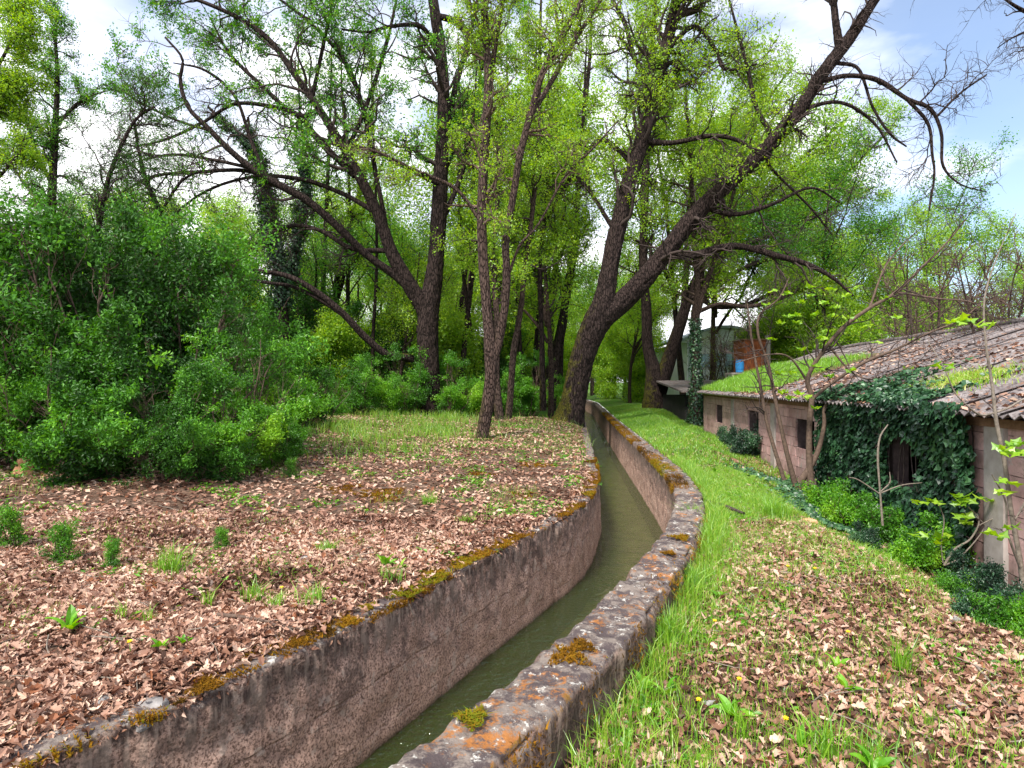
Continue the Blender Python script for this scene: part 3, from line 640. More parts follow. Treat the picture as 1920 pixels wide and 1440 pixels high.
tk = thing('rusty_container', 'rust red steel container standing behind the shed roof', 'container', (11.8, 31.5, 0))
mesh('body', bx(11.25, 12.3, 31, 32.5, -.4, 3.72), BQ2, M_rust, tk)
for k in range(6): mesh('rib', bx(11.3 + k * .18, 11.36 + k * .18, 30.95, 30.998, -.3, 3.6), BQ2, M_rust, tk)
mesh('lid', bx(11.2, 12.35, 30.93, 32.55, 3.724, 3.79), BQ2, M_wood, tk)
mesh('corner_post', bx(12.31, 12.48, 30.9, 31.1, -.4, 3.95), BQ2, M_pil, tk)
br = thing('barrel', 'small bright blue barrel beside the rusty container', 'barrel', (10.85, 30.5, 2.2))
v, q = tubes(np.array([[(10.85, 30.5, z) for z in (2.15, 2.16, 2.3, 2.32, 2.6, 2.62, 2.75, 2.76, 2.762)]]), np.array([[.1, .18, .18, .2, .2, .18, .17, .15, .01]]), 16); mesh('drum', v, q, M_blue, br)
mesh('cap', bx(10.78, 10.84, 30.35, 30.41, 2.755, 2.8), BQ2, M_dark, br)
tagst = thing('stand', 'low platform under the blue barrel', 'platform', (10.85, 30.5, -.5)); mesh('slab', bx(10.3, 11.2, 30.0, 31, 2.06, 2.14), BQ2, M_pil, tagst)
for (x, y) in ((10.36, 30.06), (11.14, 30.06), (10.36, 30.94), (11.14, 30.94)): mesh('leg', bx(x - .04, x + .04, y - .04, y + .04, -.6, 2.06), BQ2, M_pil, tagst)
s2 = thing('small_shed', 'small dark open shed with a pale roof, left of the ivy-clad trunk', 'shed', (8.4, 31, -.1))
mesh('wall', bx(7.9, 12.5, 29.2, 33.5, -.6, 1.05), BQ2, M_dark, s2)  # solid box; the shade under the roof is put into its near-black colour
mesh('roof', np.array([(7.6, 28.7, 1.22), (12.6, 28.7, 1.3), (12.6, 33.8, 1.75), (7.6, 33.8, 1.7), (7.6, 28.7, 1.30), (12.6, 28.7, 1.38), (12.6, 33.8, 1.83), (7.6, 33.8, 1.78)]), BQ2, M_roof, s2)
for x in (8.0, 9.4, 10.8): mesh('post', bx(x, x + .14, 28.85, 29.0, -.6, 1.23), BQ2, M_wood, s2)

# ------------------------------------------------------------------ trees
def px_limb(pts, s, K=None):
    """pts: (px, py, width_px, depth offset in m)"""
    a = []
    for (x, y, w, d) in pts:
        sp = s + d / F; p = px(x, y, sp); a.append((*p, w * .5 * sp))
    a = np.array(a); K = K or max(6, 5 * len(a)); q = crom(a, K)
    return q[:, :3], np.maximum(q[:, 3], .002)
def wiggle(P, amp):
    n = len(P); w = np.cumsum(RG.normal(size=(n, 3)), 0); w -= np.linspace(0, 1, n)[:, None] * w[-1]; P = P + w * amp / math.sqrt(n); return P
def build_tree(name, label, cat, base, limbs, bark, leafmat, lv=((60, (1.2, 3.)), (400, (.5, 1.3)), (2400, (.2, .55))), leaves=(6000, 6), lsize=.075, spread=.09,
               sides=14, rough=.12, twigmat=None, group=None, up=.12, trunk_n=1, tmin=.35, leaf_levels=2, curl=.28, angle=(30, 75), rmin=(.020, .0115, .0062), bare=(), off=.15, skip=()):
    root = thing(name, label, cat, tuple(base), group)
    for j, (P, Rr) in enumerate(limbs):
        hero = sides > 16
        K = len(P) * (4 if hero else 1)
        if hero:
            q = np.linspace(0, len(P) - 1, K); P2 = np.stack([np.interp(q, np.arange(len(P)), P[:, i]) for i in range(3)], 1); R2 = np.interp(q, np.arange(len(P)), Rr)
        else: P2, R2 = P, Rr
        v, q = tubes(P2[None], R2[None], sides * (2 if hero and j < trunk_n + 1 else 1), rough if R2[0] > .05 else .05, seed=j)
        mesh('trunk' if j < trunk_n else 'branch', v, q, bark, root, smooth=True)
    KK = 24; PP = np.stack([np.stack([np.interp(np.linspace(0, 1, KK), np.linspace(0, 1, len(P)), P[:, i]) for i in range(3)], 1) for P, _ in limbs])
    RR = np.stack([np.interp(np.linspace(0, 1, KK), np.linspace(0, 1, len(P)), Rr) for P, Rr in limbs])
    if skip:
        kp = np.array([i for i in range(len(limbs)) if i not in skip]); PP, RR = PP[kp], RR[kp]
    acc = Acc()
    if bare:
        bi = np.array(bare); li = np.array([i for i in range(len(PP)) if i not in bare])
        fr = .6
        A1, B1 = spawn(PP[bi], RR[bi], int(lv[0][0] * fr), .2, (lv[0][1][0] * .45, lv[0][1][1] * .65), 9, angle, 0, curl * 1.1, .45, rmin[0], rmax=.09)
        A2, B2 = spawn(A1, B1, int(lv[1][0] * fr), .15, lv[1][1], 6, angle, 0, curl, .6, rmin[1])
        A3, B3 = spawn(A2, B2, int(lv[2][0] * fr * .5), .1, lv[2][1], 4, angle, 0, curl, .65, rmin[2])
        v, q = tubes(A1, B1, 6); acc.add(v, q); v, q = tubes(A2, B2, 4); acc.add(v, q); v, q = tubes(A3, B3, 3); acc.add(v, q)
        PP, RR = PP[li], RR[li]
    A1, B1 = spawn(PP, RR, lv[0][0], tmin, lv[0][1], 9, angle, up, curl, .45, rmin[0], rmax=.09)
    A2, B2 = spawn(A1, B1, lv[1][0], off, lv[1][1], 6, angle, up * .7, curl, .6, rmin[1])
    A3, B3 = spawn(A2, B2, lv[2][0], .1, lv[2][1], 4, angle, up * .5, curl, .65, rmin[2])
    v, q = tubes(A1, B1, 6); acc.add(v, q); v, q = tubes(A2, B2, 4); acc.add(v, q); v, q = tubes(A3, B3, 3); acc.add(v, q)
    acc.build('twigs', twigmat or M_twig, root, smooth=True, kind='stuff')
    if leaves:
        c, r = clumps(A3, leaves[0], leaves[1], spread)
        v, q = leaf_quads(c, lsize, up=-.1); mesh('crown', v, q, leafmat, root, rnd=r, kind='stuff')
    return root

# A: the big leaning oak on the canal bank
s = 1.6 / 79
LA = [px_limb([(1056, 822, 84, 0), (1064, 795, 66, 0), (1073, 760, 50, 0), (1084, 705, 47, 0), (1100, 650, 47, 0), (1118, 605, 50, 0), (1131, 570, 42, .0), (1140, 520, 36, .1), (1152, 455, 33, .2), (1176, 355, 30, .3), (1206, 255, 27, .3), (1232, 150, 25, .4), (1256, 60, 22, .5), (1275, -40, 19, .5), (1290, -150, 13, .6), (1300, -260, 6, .6)], s, 70),
      px_limb([(1108, 640, 30, 0), (1130, 598, 44, 0), (1165, 568, 40, 0), (1215, 515, 37, -.2), (1262, 455, 34, -.3), (1318, 388, 32, -.5), (1390, 322, 30, -.6), (1452, 262, 28, -.8), (1502, 200, 26, -1.), (1540, 140, 24, -1.), (1585, 82, 24, -1.2), (1622, 28, 19, -1.3), (1660, -30, 15, -1.5), (1720, -120, 9, -1.7)], s, 60),
      px_limb([(1248, 472, 15, -.3), (1300, 478, 15, -.5), (1345, 466, 15, -.6), (1390, 462, 13, -.8), (1450, 478, 12, -1), (1510, 494, 10, -1.1), (1560, 520, 7, -1.2), (1600, 555, 4, -1.3)], s),
      px_limb([(1575, 95, 17, -1), (1568, 50, 14, -1), (1562, 0, 12, -.9), (1545, -80, 9, -.9), (1520, -160, 5, -.8)], s),
      px_limb([(1540, 152, 10, -1), (1590, 142, 9, -1.3), (1645, 150, 9, -1.6), (1700, 185, 8, -1.8), (1745, 205, 7, -2.), (1765, 250, 6, -2.1), (1768, 310, 5, -2.2), (1800, 345, 3, -2.3), (1850, 360, 2, -2.3)], s),
      px_limb([(1700, 185, 7, -1.8), (1740, 232, 6, -1.9), (1748, 290, 5, -1.9), (1752, 330, 4, -2.), (1742, 395, 3, -2.)], s),
      px_limb([(1755, 220, 5, -2), (1800, 175, 4, -2.1), (1850, 140, 3, -2.2)], s),
      px_limb([(1570, 118, 8, -1), (1610, 130, 6, -1.2), (1636, 200, 5, -1.3), (1668, 250, 5, -1.4), (1700, 275, 3, -1.5)], s),
      px_limb([(1470, 245, 8, -.8), (1440, 300, 7, -.4), (1460, 330, 5, -.3), (1520, 390, 4, -.2), (1560, 440, 3, -.1)], s),
      px_limb([(1208, 265, 12, .3), (1260, 268, 10, -.3), (1330, 255, 9, -.8), (1380, 262, 8, -1.1), (1425, 290, 5, -1.4)], s),
      px_limb([(1190, 310, 10, .3), (1130, 262, 9, .9), (1090, 300, 8, 1.2), (1060, 350, 7, 1.5), (1020, 420, 5, 1.9)], s),
      px_limb([(1318, 388, 10, -.5), (1380, 402, 9, -.7), (1450, 382, 7, -.9), (1520, 352, 5, -1), (1575, 380, 3, -1)], s),
      px_limb([(1452, 262, 10, -.8), (1418, 200, 9, -.6), (1402, 130, 7, -.5), (1378, 40, 5, -.4), (1360, -30, 3, -.4)], s),
      px_limb([(1502, 205, 8, -1), (1575, 192, 7, -1.2), (1640, 232, 5, -1.3), (1682, 305, 3, -1.3)], s),
      px_limb([(1156, 440, 9, .2), (1110, 365, 8, .7), (1062, 305, 6, 1.), (1030, 230, 3, 1.2)], s),
      px_limb([(1245, 100, 10, .4), (1300, 50, 9, .2), (1340, 90, 7, 0), (1360, 130, 6, -.2), (1420, 120, 4, -.5)], s),
      px_limb([(1228, 170, 12, .4), (1190, 110, 10, .9), (1170, 40, 8, 1.2), (1130, -30, 6, 1.5)], s)]
build_tree('oak_tree', 'large dark oak leaning over the canal, mossy trunk forked into two heavy limbs', 'tree', px(1066, 800, s), LA, M_bark, M_oakleaf,
           lv=((150, (1.6, 4.6)), (1200, (.7, 2.)), (6500, (.25, .7))), leaves=(4600, 9), lsize=.10, sides=22, rough=.16, tmin=.36, trunk_n=1, spread=.12, bare=(1, 2, 3, 4, 5, 6, 7, 8, 11, 12, 13), off=.4)

# B: the many-stemmed oak on the left
s = .0205
LB = [px_limb([(806, 800, 40, 0), (806, 740, 40, 0), (804, 680, 40, 0), (802, 620, 42, 0), (806, 575, 38, 0), (816, 500, 32, 0), (822, 420, 30, .1), (826, 330, 28, .2), (832, 220, 25, .2), (828, 110, 22, .3), (815, 20, 20, .3), (800, -80, 13, .4), (790, -180, 7, .4)], s, 60),
      px_limb([(806, 632, 22, 0), (794, 580, 32, 0), (765, 530, 29, -.2), (735, 475, 25, -.4), (708, 400, 21, -.6), (668, 320, 18, -.8), (625, 245, 15, -1), (560, 150, 12, -1.2), (500, 70, 10, -1.4), (430, 25, 8, -1.5), (350, -8, 6, -1.6)], s, 50),
      px_limb([(780, 550, 18, -.2), (735, 512, 16, -.3), (690, 480, 15, -.6), (640, 432, 15, -.9), (575, 375, 15, -1.2), (500, 335, 14, -1.5), (440, 290, 12, -1.7), (390, 240, 10, -1.9), (352, 200, 8, -2.), (338, 150, 7, -2.), (342, 110, 5, -2.1), (310, 70, 4, -2.1)], s, 50),
      px_limb([(800, 690, 16, 0), (770, 672, 15, -.4), (725, 664, 14, -.8), (685, 632, 14, -1.1), (640, 585, 13, -1.4), (590, 545, 12, -1.6), (540, 518, 10, -1.8), (485, 508, 8, -2.), (430, 500, 4, -2.1)], s, 40),
      px_limb([(640, 588, 9, -1.4), (600, 562, 8, -1.5), (550, 538, 7, -1.5), (490, 528, 6, -1.5), (420, 515, 4, -1.6), (320, 490, 3, -1.6)], s),
      px_limb([(665, 330, 12, -.8), (600, 265, 11, -.7), (555, 215, 9, -.6), (510, 200, 8, -.6), (440, 195, 7, -.7), (380, 230, 6, -.8), (310, 262, 5, -.9), (250, 275, 3, -1)], s),
      px_limb([(520, 340, 9, -1.4), (460, 320, 8, -1.3), (380, 322, 7, -1.2), (290, 330, 6, -1.2), (230, 360, 3, -1.2)], s),
      px_limb([(822, 30, 12, .3), (860, 45, 14, .1), (895, 90, 13, -.2), (905, 130, 8, -.3)], s),
      px_limb([(835, 250, 13, .2), (855, 160, 11, .8), (880, 70, 9, 1.2), (900, -20, 6, 1.5)], s),
      px_limb([(838, 350, 9, .2), (800, 335, 9, -.3), (745, 305, 9, -.6), (690, 280, 8, -.9), (640, 275, 7, -1.2), (590, 255, 4, -1.4)], s),
      px_limb([(735, 480, 8, -.4), (700, 300, 9, -.5), (680, 200, 9, -.5), (650, 120, 8, -.5), (600, 60, 7, -.6), (540, 10, 5, -.6), (480, -30, 3, -.6)], s),
      px_limb([(708, 400, 10, -.6), (640, 362, 9, -.4), (560, 335, 8, -.3), (470, 332, 6, -.2), (380, 362, 5, -.2), (300, 425, 3, -.1)], s),
      px_limb([(600, 208, 9, -1.1), (555, 215, 9, -.8), (490, 160, 8, -.6), (430, 100, 6, -.5), (395, 35, 3, -.4)], s),
      px_limb([(728, 470, 10, -.4), (660, 466, 9, 0), (600, 432, 8, .2), (540, 425, 6, .4), (470, 465, 3, .6)], s),
      px_limb([(822, 430, 11, .1), (856, 352, 10, .5), (878, 280, 8, .8), (892, 180, 5, 1.)], s),
      px_limb([(585, 185, 8, -1.1), (605, 90, 7, -1.), (620, 20, 6, -1), (630, -60, 3, -1)], s),
      px_limb([(650, 285, 9, -.9), (690, 190, 8, -.8), (725, 80, 7, -.8), (750, -30, 3, -.8)], s),
      px_limb([(500, 335, 8, -1.5), (470, 262, 7, -1.3), (440, 180, 6, -1.2), (385, 132, 5, -1.2), (325, 118, 2, -1.2)], s),
      px_limb([(395, 245, 6, -1.9), (330, 225, 5, -1.8), (260, 190, 4, -1.8), (200, 150, 2, -1.8)], s),
      px_limb([(470, 315, 7, -1.6), (400, 300, 6, -1.4), (320, 290, 5, -1.3), (230, 310, 2, -1.3)], s),
      px_limb([(820, 100, 10, .2), (790, 50, 9, -.5), (730, 50, 7, -1.0), (690, 60, 5, -1.2), (640, 55, 4, -1.4)], s)]
build_tree('oak_tree', 'spreading oak with several dark stems and a low arching limb over the left thicket', 'tree', px(806, 790, s), LB, M_bark, M_oakdark,
           lv=((150, (1.6, 4.4)), (1200, (.7, 1.9)), (6500, (.3, .7))), leaves=(5000, 9), lsize=.10, sides=18, rough=.14, tmin=.42, up=.16, bare=(3, 4, 9, 11, 15, 17), off=.35, skip=(3, 4))

# C: twin-stemmed young oak standing in front
s = .0138
LC = [px_limb([(898, 850, 30, 0), (903, 825, 25, 0), (912, 770, 25, 0), (920, 710, 24, 0), (920, 660, 26, 0), (914, 590, 20, 0), (907, 500, 20, 0), (903, 400, 19, 0), (910, 260, 18, .1), (915, 140, 16, .1), (908, 30, 14, .1), (905, -80, 11, .2), (900, -200, 5, .2)], s, 60),
      px_limb([(922, 690, 14, 0), (934, 645, 17, 0), (946, 580, 16, -.1), (950, 510, 15, -.2), (948, 450, 14, -.2), (962, 370, 14, -.2), (975, 290, 14, -.2), (996, 210, 13, -.2), (1020, 130, 12, -.3), (1060, 60, 11, -.4), (1100, -20, 8, -.5), (1130, -100, 4, -.5)], s, 50),
      px_limb([(992, 222, 9, -.2), (1030, 160, 10, .2), (1075, 80, 9, .5), (1125, 0, 8, .8), (1160, -80, 4, 1.)], s),
      px_limb([(1035, 110, 6, -.3), (1045, 70, 6, -.2), (1042, 0, 5, 0), (1050, -60, 3, 0)], s),
      px_limb([(912, 250, 9, .1), (925, 120, 8, .3), (940, 20, 7, .4), (955, -60, 4, .5)], s),
      px_limb([(904, 420, 8, 0), (870, 370, 7, -.1), (840, 345, 7, -.2), (780, 320, 6, -.4), (720, 290, 5, -.6), (660, 270, 3, -.8)], s),
      px_limb([(952, 520, 6, -.2), (975, 460, 5, -.4), (1010, 420, 4, -.5), (1060, 330, 4, -.6), (1110, 280, 4, -.8), (1160, 225, 2, -1)], s)]
build_tree('young_oak_tree', 'slender oak forked low into two stems on the leaf litter left of the canal', 'tree', px(903, 840, s), LC, M_barkthin, M_oakleaf,
           lv=((80, (.8, 2.2)), (500, (.4, 1.)), (2600, (.2, .45))), leaves=(3000, 6), lsize=.07, sides=16, rough=.12, tmin=.38, twigmat=M_twigbrown, spread=.075)

# D..: further individual trees (simple pixel skeletons)
def pole(name, label, pts, s, bark=M_barkthin, leafmat=M_oakleaf, extra=(), **k):
    L = [px_limb(pts, s)] + [px_limb(e, s) for e in extra]
    kw = dict(lv=((36, (1.0, 2.8)), (260, (.5, 1.4)), (1500, (.25, .55))), leaves=(2300, 6), lsize=.09, sides=9, rough=.1, tmin=.35, rmin=(.018, .011, .007), group=None); kw.update(k)
    return build_tree(name, label, 'tree', px(pts[0][0], pts[0][1], s), L, bark, leafmat, **kw)
pole('oak_tree', 'short thin trunk directly behind the slender forked oak', [(940, 805, 20, 0), (934, 760, 17, 0), (930, 700, 14, 0), (932, 600, 12, 0), (925, 480, 10, .1), (935, 330, 8, .2), (930, 200, 5, .3)], .0185)
pole('oak_tree', 'thin straight trunk between the forked oak and the leaning oak', [(952, 800, 16, 0), (957, 740, 13, 0), (963, 660, 13, 0), (975, 590, 11, 0), (985, 500, 10, 0), (1000, 380, 9, .1), (1010, 250, 8, .2), (1012, 100, 6, .3), (1015, -20, 4, .3)], .0195)
pole('oak_tree', 'slanting brown trunk just left of the leaning oak', [(1016, 748, 15, 0), (1028, 700, 15, 0), (1045, 640, 14, 0), (1062, 560, 14, 0), (1078, 470, 12, 0), (1082, 380, 11, 0), (1090, 260, 9, 0), (1105, 120, 7, 0), (1110, 0, 4, 0)], .026, M_bark,
     extra=[[(1050, 720, 13, .4), (1052, 640, 12, .4), (1060, 580, 10, .5), (1040, 480, 9, .6), (1030, 360, 7, .8), (1035, 220, 5, 1)]])
pole('oak_tree', 'S-curved trunk in the wood between the many-stemmed oak and the forked oak', [(858, 760, 16, 0), (864, 680, 13, 0), (866, 620, 13, 0), (876, 560, 12, 0), (885, 500, 11, 0), (884, 420, 11, 0), (895, 300, 9, 0), (900, 150, 6, 0), (905, 30, 4, 0)], .027, M_barkthin)
pole('oak_tree', 'dark trunk deep in the wood right of the twin stems', [(1008, 770, 13, 0), (1012, 640, 11, 0), (1008, 520, 10, 0), (1012, 400, 9, 0), (1005, 280, 8, 0), (1014, 150, 5, 0)], .033, M_bark, M_far)
# right bank group
s = .0285
LF = [px_limb([(1228, 774, 52, 0), (1228, 735, 42, 0), (1224, 690, 27, 0), (1214, 640, 21, 0), (1212, 580, 19, 0), (1206, 500, 17, 0), (1208, 400, 15, 0), (1212, 300, 14, 0), (1220, 180, 11, 0), (1225, 60, 8, 0), (1230, -40, 4, 0)], s),
      px_limb([(1234, 745, 25, 0), (1246, 700, 30, 0), (1262, 650, 26, 0), (1278, 600, 22, .2), (1298, 540, 17, .4), (1330, 470, 14, .5), (1352, 400, 11, .6), (1390, 300, 8, .7), (1420, 200, 4, .8)], s),
      px_limb([(1280, 600, 12, .2), (1286, 520, 12, 0), (1290, 420, 10, 0), (1300, 300, 8, 0), (1310, 180, 5, 0)], s),
      px_limb([(1290, 560, 13, .2), (1340, 500, 12, .6), (1400, 410, 10, 1.), (1490, 310, 7, 1.4), (1590, 220, 3, 1.8)], s), px_limb([(1330, 480, 11, .5), (1420, 450, 9, 1.), (1520, 410, 7, 1.3), (1640, 350, 3, 1.6)], s),
      px_limb([(1296, 430, 9, 0), (1340, 330, 8, .6), (1410, 230, 6, 1.2), (1480, 130, 3, 1.6)], s), px_limb([(1370, 450, 9, .6), (1470, 390, 8, 1.4), (1580, 330, 6, 2), (1670, 240, 3, 2.4)], s),
      px_limb([(1300, 560, 10, .2), (1400, 500, 8, 1.5), (1500, 480, 6, 2.3), (1600, 470, 3, 3)], s), px_limb([(1296, 545, 8, .2), (1340, 575, 8, -.4), (1400, 570, 8, -.8), (1450, 550, 7, -1.2), (1500, 540, 4, -1.6)], s)]
build_tree('oak_tree', 'stout dark oak on the grassy right bank forked near its foot', 'tree', px(1228, 760, s), LF, M_bark, M_oakleaf, off=.35,
           lv=((150, (2.2, 5.4)), (1000, (.9, 2.4)), (5500, (.3, .9))), leaves=(7500, 9), lsize=.12, sides=14, tmin=.3, spread=.16, rmin=(.022, .013, .008))
s = .0238
LG = [px_limb([(1303, 800, 26, 0), (1304, 760, 20, 0), (1305, 700, 16, 0), (1304, 640, 15, 0), (1304, 590, 17, 0), (1308, 540, 13, 0), (1302, 450, 11, 0), (1298, 360, 9, 0), (1290, 250, 7, 0), (1285, 150, 4, 0)], s),
      px_limb([(1304, 600, 12, 0), (1322, 540, 11, -.1), (1345, 470, 10, -.3), (1365, 400, 8, -.5), (1385, 330, 6, -.7), (1420, 230, 3, -.9)], s),
      px_limb([(1306, 590, 11, 0), (1318, 500, 10, .2), (1335, 420, 8, .4), (1370, 340, 6, .6), (1400, 250, 4, .8)], s),
      px_limb([(1308, 585, 8, 0), (1350, 570, 8, -.4), (1400, 575, 8, -.7), (1450, 565, 7, -1.0), (1500, 545, 6, -1.4), (1560, 530, 4, -1.8)], s)]
tg = build_tree('ash_tree', 'slim tree at the corner of the shed, its lower trunk wrapped in dark ivy', 'tree', px(1303, 796, s), LG, M_barkthin, M_oakleaf, off=.3,
           lv=((80, (1.2, 3.4)), (600, (.6, 1.6)), (3000, (.25, .6))), leaves=(3000, 9), lsize=.11, sides=12, tmin=.32, spread=.12, twigmat=M_twigbrown)
def trunk_ivy(parent, P, Rr, t0, t1, n, puff, size, label=None):
    t = RG.uniform(t0, t1, n) * (len(P) - 1); k = np.minimum(t.astype(int), len(P) - 2); u = (t - k)[:, None]
    c = P[k] * (1 - u) + P[k + 1] * u; r = np.interp(t, np.arange(len(P)), Rr)
    a = RG.uniform(0, 2 * np.pi, n); d = np.stack([np.cos(a), np.sin(a), np.zeros(n)], -1)
    c = c + d * (r + puff * np.abs(RG.normal(size=n)))[:, None]
    return ivy_leaves(c, d + [0, 0, .3], size, .5, 'ivy', M_ivy, parent, RG.uniform(0, 1, n) ** 1.2)
trunk_ivy(tg, LG[0][0], LG[0][1], 0, .31, 2600, .07, .09)
# ivy-clad dark trunks behind the left limbs
s = .0225
LI = [px_limb([(540, 720, 26, 0), (530, 600, 24, 0), (524, 500, 22, 0), (508, 440, 20, 0), (496, 360, 17, 0), (480, 290, 12, 0), (420, 230, 8, 0), (390, 200, 5, 0)], s), px_limb([(530, 560, 16, 0), (548, 500, 14, 0), (562, 420, 12, 0), (575, 350, 8, 0), (560, 290, 5, 0)], s), px_limb([(500, 390, 8, 0), (475, 290, 6, 0), (465, 220, 5, 0)], s)]
ti = build_tree('ivy_clad_tree', 'pair of leaning trunks thickly wrapped in black-green ivy above the left thicket', 'tree', px(540, 745, s), LI, M_bark, M_oakdark,
           lv=((40, (.8, 1.8)), (260, (.4, 1.)), (1500, (.2, .4))), leaves=(900, 6), sides=9, tmin=.4)
for (P, Rr), a_, b_, n in zip(LI, (.25, .1, .3), (.95, .98, .9), (7000, 3500, 1000)): trunk_ivy(ti, P, Rr, a_, b_, n, .16, .10)
# left background singles
pole('leafy_tree', 'tall slim tree with fine pale leaves against the sky at upper left', [(96, 620, 22, 0), (96, 500, 20, 0), (96, 400, 17, 0), (100, 320, 14, 0), (104, 230, 11, 0), (108, 150, 8, 0), (104, 70, 5, 0), (108, 10, 2, 0)], .016, M_bark, M_oakdark,
     extra=[[(100, 350, 8, 0), (70, 290, 7, -.2), (50, 230, 5, -.3), (20, 190, 2, -.5)], [(102, 240, 6, 0), (150, 190, 5, .2), (200, 170, 2, .4)], [(96, 400, 8, 0), (50, 350, 6, .3), (10, 290, 3, .4)]], lv=((60, (.6, 1.4)), (420, (.3, .7)), (2400, (.15, .35))), leaves=(3000, 6), lsize=.06, spread=.08)
pole('leafy_tree', 'fresh yellow-green tree cut by the top left corner', [(-70, 640, 26, 0), (-60, 450, 24, 0), (-45, 300, 20, 0), (-30, 150, 15, 0), (-15, 20, 10, 0), (0, -80, 4, 0)], .0125, M_bark, M_oakleaf,
     extra=[[(-45, 300, 10, 0), (-10, 220, 7, 0), (30, 150, 4, .3)], [(-35, 180, 9, 0), (20, 80, 5, 0), (45, 20, 3, 0)], [(-55, 380, 9, 0), (0, 330, 6, 0), (50, 270, 3, 0)]], lv=((90, (.6, 1.3)), (600, (.3, .6)), (3500, (.12, .3))), leaves=(6500, 7), lsize=.06, spread=.08)
pole('leafy_tree', 'thin contorted tree behind the top of the left thicket', [(322, 560, 12, 0), (318, 480, 11, 0), (300, 400, 10, 0), (275, 340, 8, 0), (262, 290, 6, 0), (250, 230, 3, 0)], .018, M_bark, M_oakdark,
     extra=[[(300, 400, 6, 0), (340, 340, 5, 0), (380, 320, 3, 0)], [(310, 460, 6, 0), (260, 420, 5, 0), (220, 350, 3, 0)]], leaves=(1200, 6), lsize=.06)
pole('leafy_tree', 'slanting ivy-dark sapling crossing the left thicket top', [(150, 620, 12, 0), (170, 520, 10, 0), (185, 430, 9, 0), (205, 330, 8, 0), (250, 230, 6, 0), (290, 200, 4, 0)], .015, M_bark, M_shrub, leaves=(2600, 6), lsize=.045, spread=.07)
pole('oak_tree', 'leaning dark trunk behind the left limbs, split near its foot', [(632, 720, 14, 0), (630, 620, 13, 0), (632, 520, 12, 0), (650, 450, 11, 0), (672, 370, 9, 0), (690, 290, 7, 0), (700, 180, 4, 0)], .028, M_bark, M_oakleaf, extra=[[(634, 560, 7, 0), (655, 480, 7, 0), (680, 400, 6, 0), (720, 300, 4, 0)]])

# bare branches from a tree just outside the frame at upper right
s = .0085
LH = [px_limb([(2160, 900, 60, 0), (2140, 500, 46, 0), (2120, 200, 36, 0), (2080, -60, 26, 0), (2030, -200, 14, 0)], s),
      px_limb([(2100, 60, 16, 0), (2010, 40, 12, -.1), (1950, 32, 9, -.2), (1915, 18, 7, -.2), (1880, -5, 4, -.3), (1850, -30, 2, -.3)], s),
      px_limb([(2100, 120, 12, 0), (2000, 100, 8, .1), (1940, 60, 6, .1), (1900, 70, 3, .2), (1870, 90, 2, .3)], s)]
build_tree('bare_tree', 'bare tree whose leafless twigs hang in from the top right corner', 'tree', px(2160, 930, s), LH, M_bark, None,
           lv=((60, (.5, 1.3)), (260, (.25, .6)), (800, (.1, .28))), leaves=None, sides=10, tmin=.45, up=-.15, rmin=(.007, .004, .0024))

# bare twiggy trees over the roof
def shrub_tree(name, label, limbs, s, lv, bark, leafmat=None, leaves=None, **k):
    L = [px_limb([(a, b, w * .68, d) for a, b, w, d in l], s) for l in limbs]
    return build_tree(name, label, 'tree', px(limbs[0][0][0], limbs[0][0][1], s), L, bark, leafmat, lv=lv, leaves=leaves, sides=9, rough=.06, **k)
s = .0092
fig1 = shrub_tree('fig_tree', 'many-stemmed fig growing against the pink wall, bare arching branches over the roof', [
    [(1520, 905, 20, 0), (1517, 850, 17, 0), (1518, 790, 15, 0), (1522, 745, 15, 0), (1514, 712, 13, 0), (1535, 670, 11, -.1), (1580, 615, 11, -.2), (1630, 578, 10, -.3), (1680, 548, 9, -.4), (1730, 500, 7, -.5), (1775, 455, 5, -.6), (1812, 410, 3, -.7)],
    [(1521, 750, 10, 0), (1560, 718, 9, -.1), (1620, 680, 9, -.3), (1680, 655, 7, -.5), (1740, 625, 6, -.7), (1800, 600, 4, -.8), (1850, 560, 2, -.9)],
    [(1490, 905, 16, .1), (1478, 860, 13, .1), (1462, 790, 11, .1), (1450, 730, 10, .1), (1440, 680, 8, .1), (1422, 630, 7, 0), (1425, 590, 6, 0), (1460, 560, 4, -.1), (1480, 520, 2, -.1)],
    [(1500, 905, 20, .05), (1530, 855, 15, 0), (1545, 800, 11, 0), (1548, 760, 8, 0), (1590, 720, 5, -.1)],
    [(1470, 900, 12, .1), (1440, 800, 10, .2), (1425, 720, 8, .2), (1410, 640, 6, .3), (1400, 560, 3, .3)],
    [(1680, 548, 6, -.4), (1760, 560, 5, -.5), (1830, 570, 4, -.6), (1880, 620, 3, -.7)],
    [(1630, 578, 6, -.3), (1660, 500, 5, -.2), (1700, 450, 3, -.1)],
    [(1514, 715, 7, 0), (1480, 670, 5, -.1), (1440, 665, 4, -.2), (1380, 680, 2, -.2)],
    [(1555, 650, 6, -.1), (1600, 700, 5, -.2), (1650, 710, 4, -.4), (1720, 680, 3, -.5)]], s,
    ((110, (.5, 1.5)), (420, (.25, .7)), (1000, (.1, .3))), M_twigbrown, curl=.22, rmin=(.007, .004, .0022), tmin=.35)
s = .0048
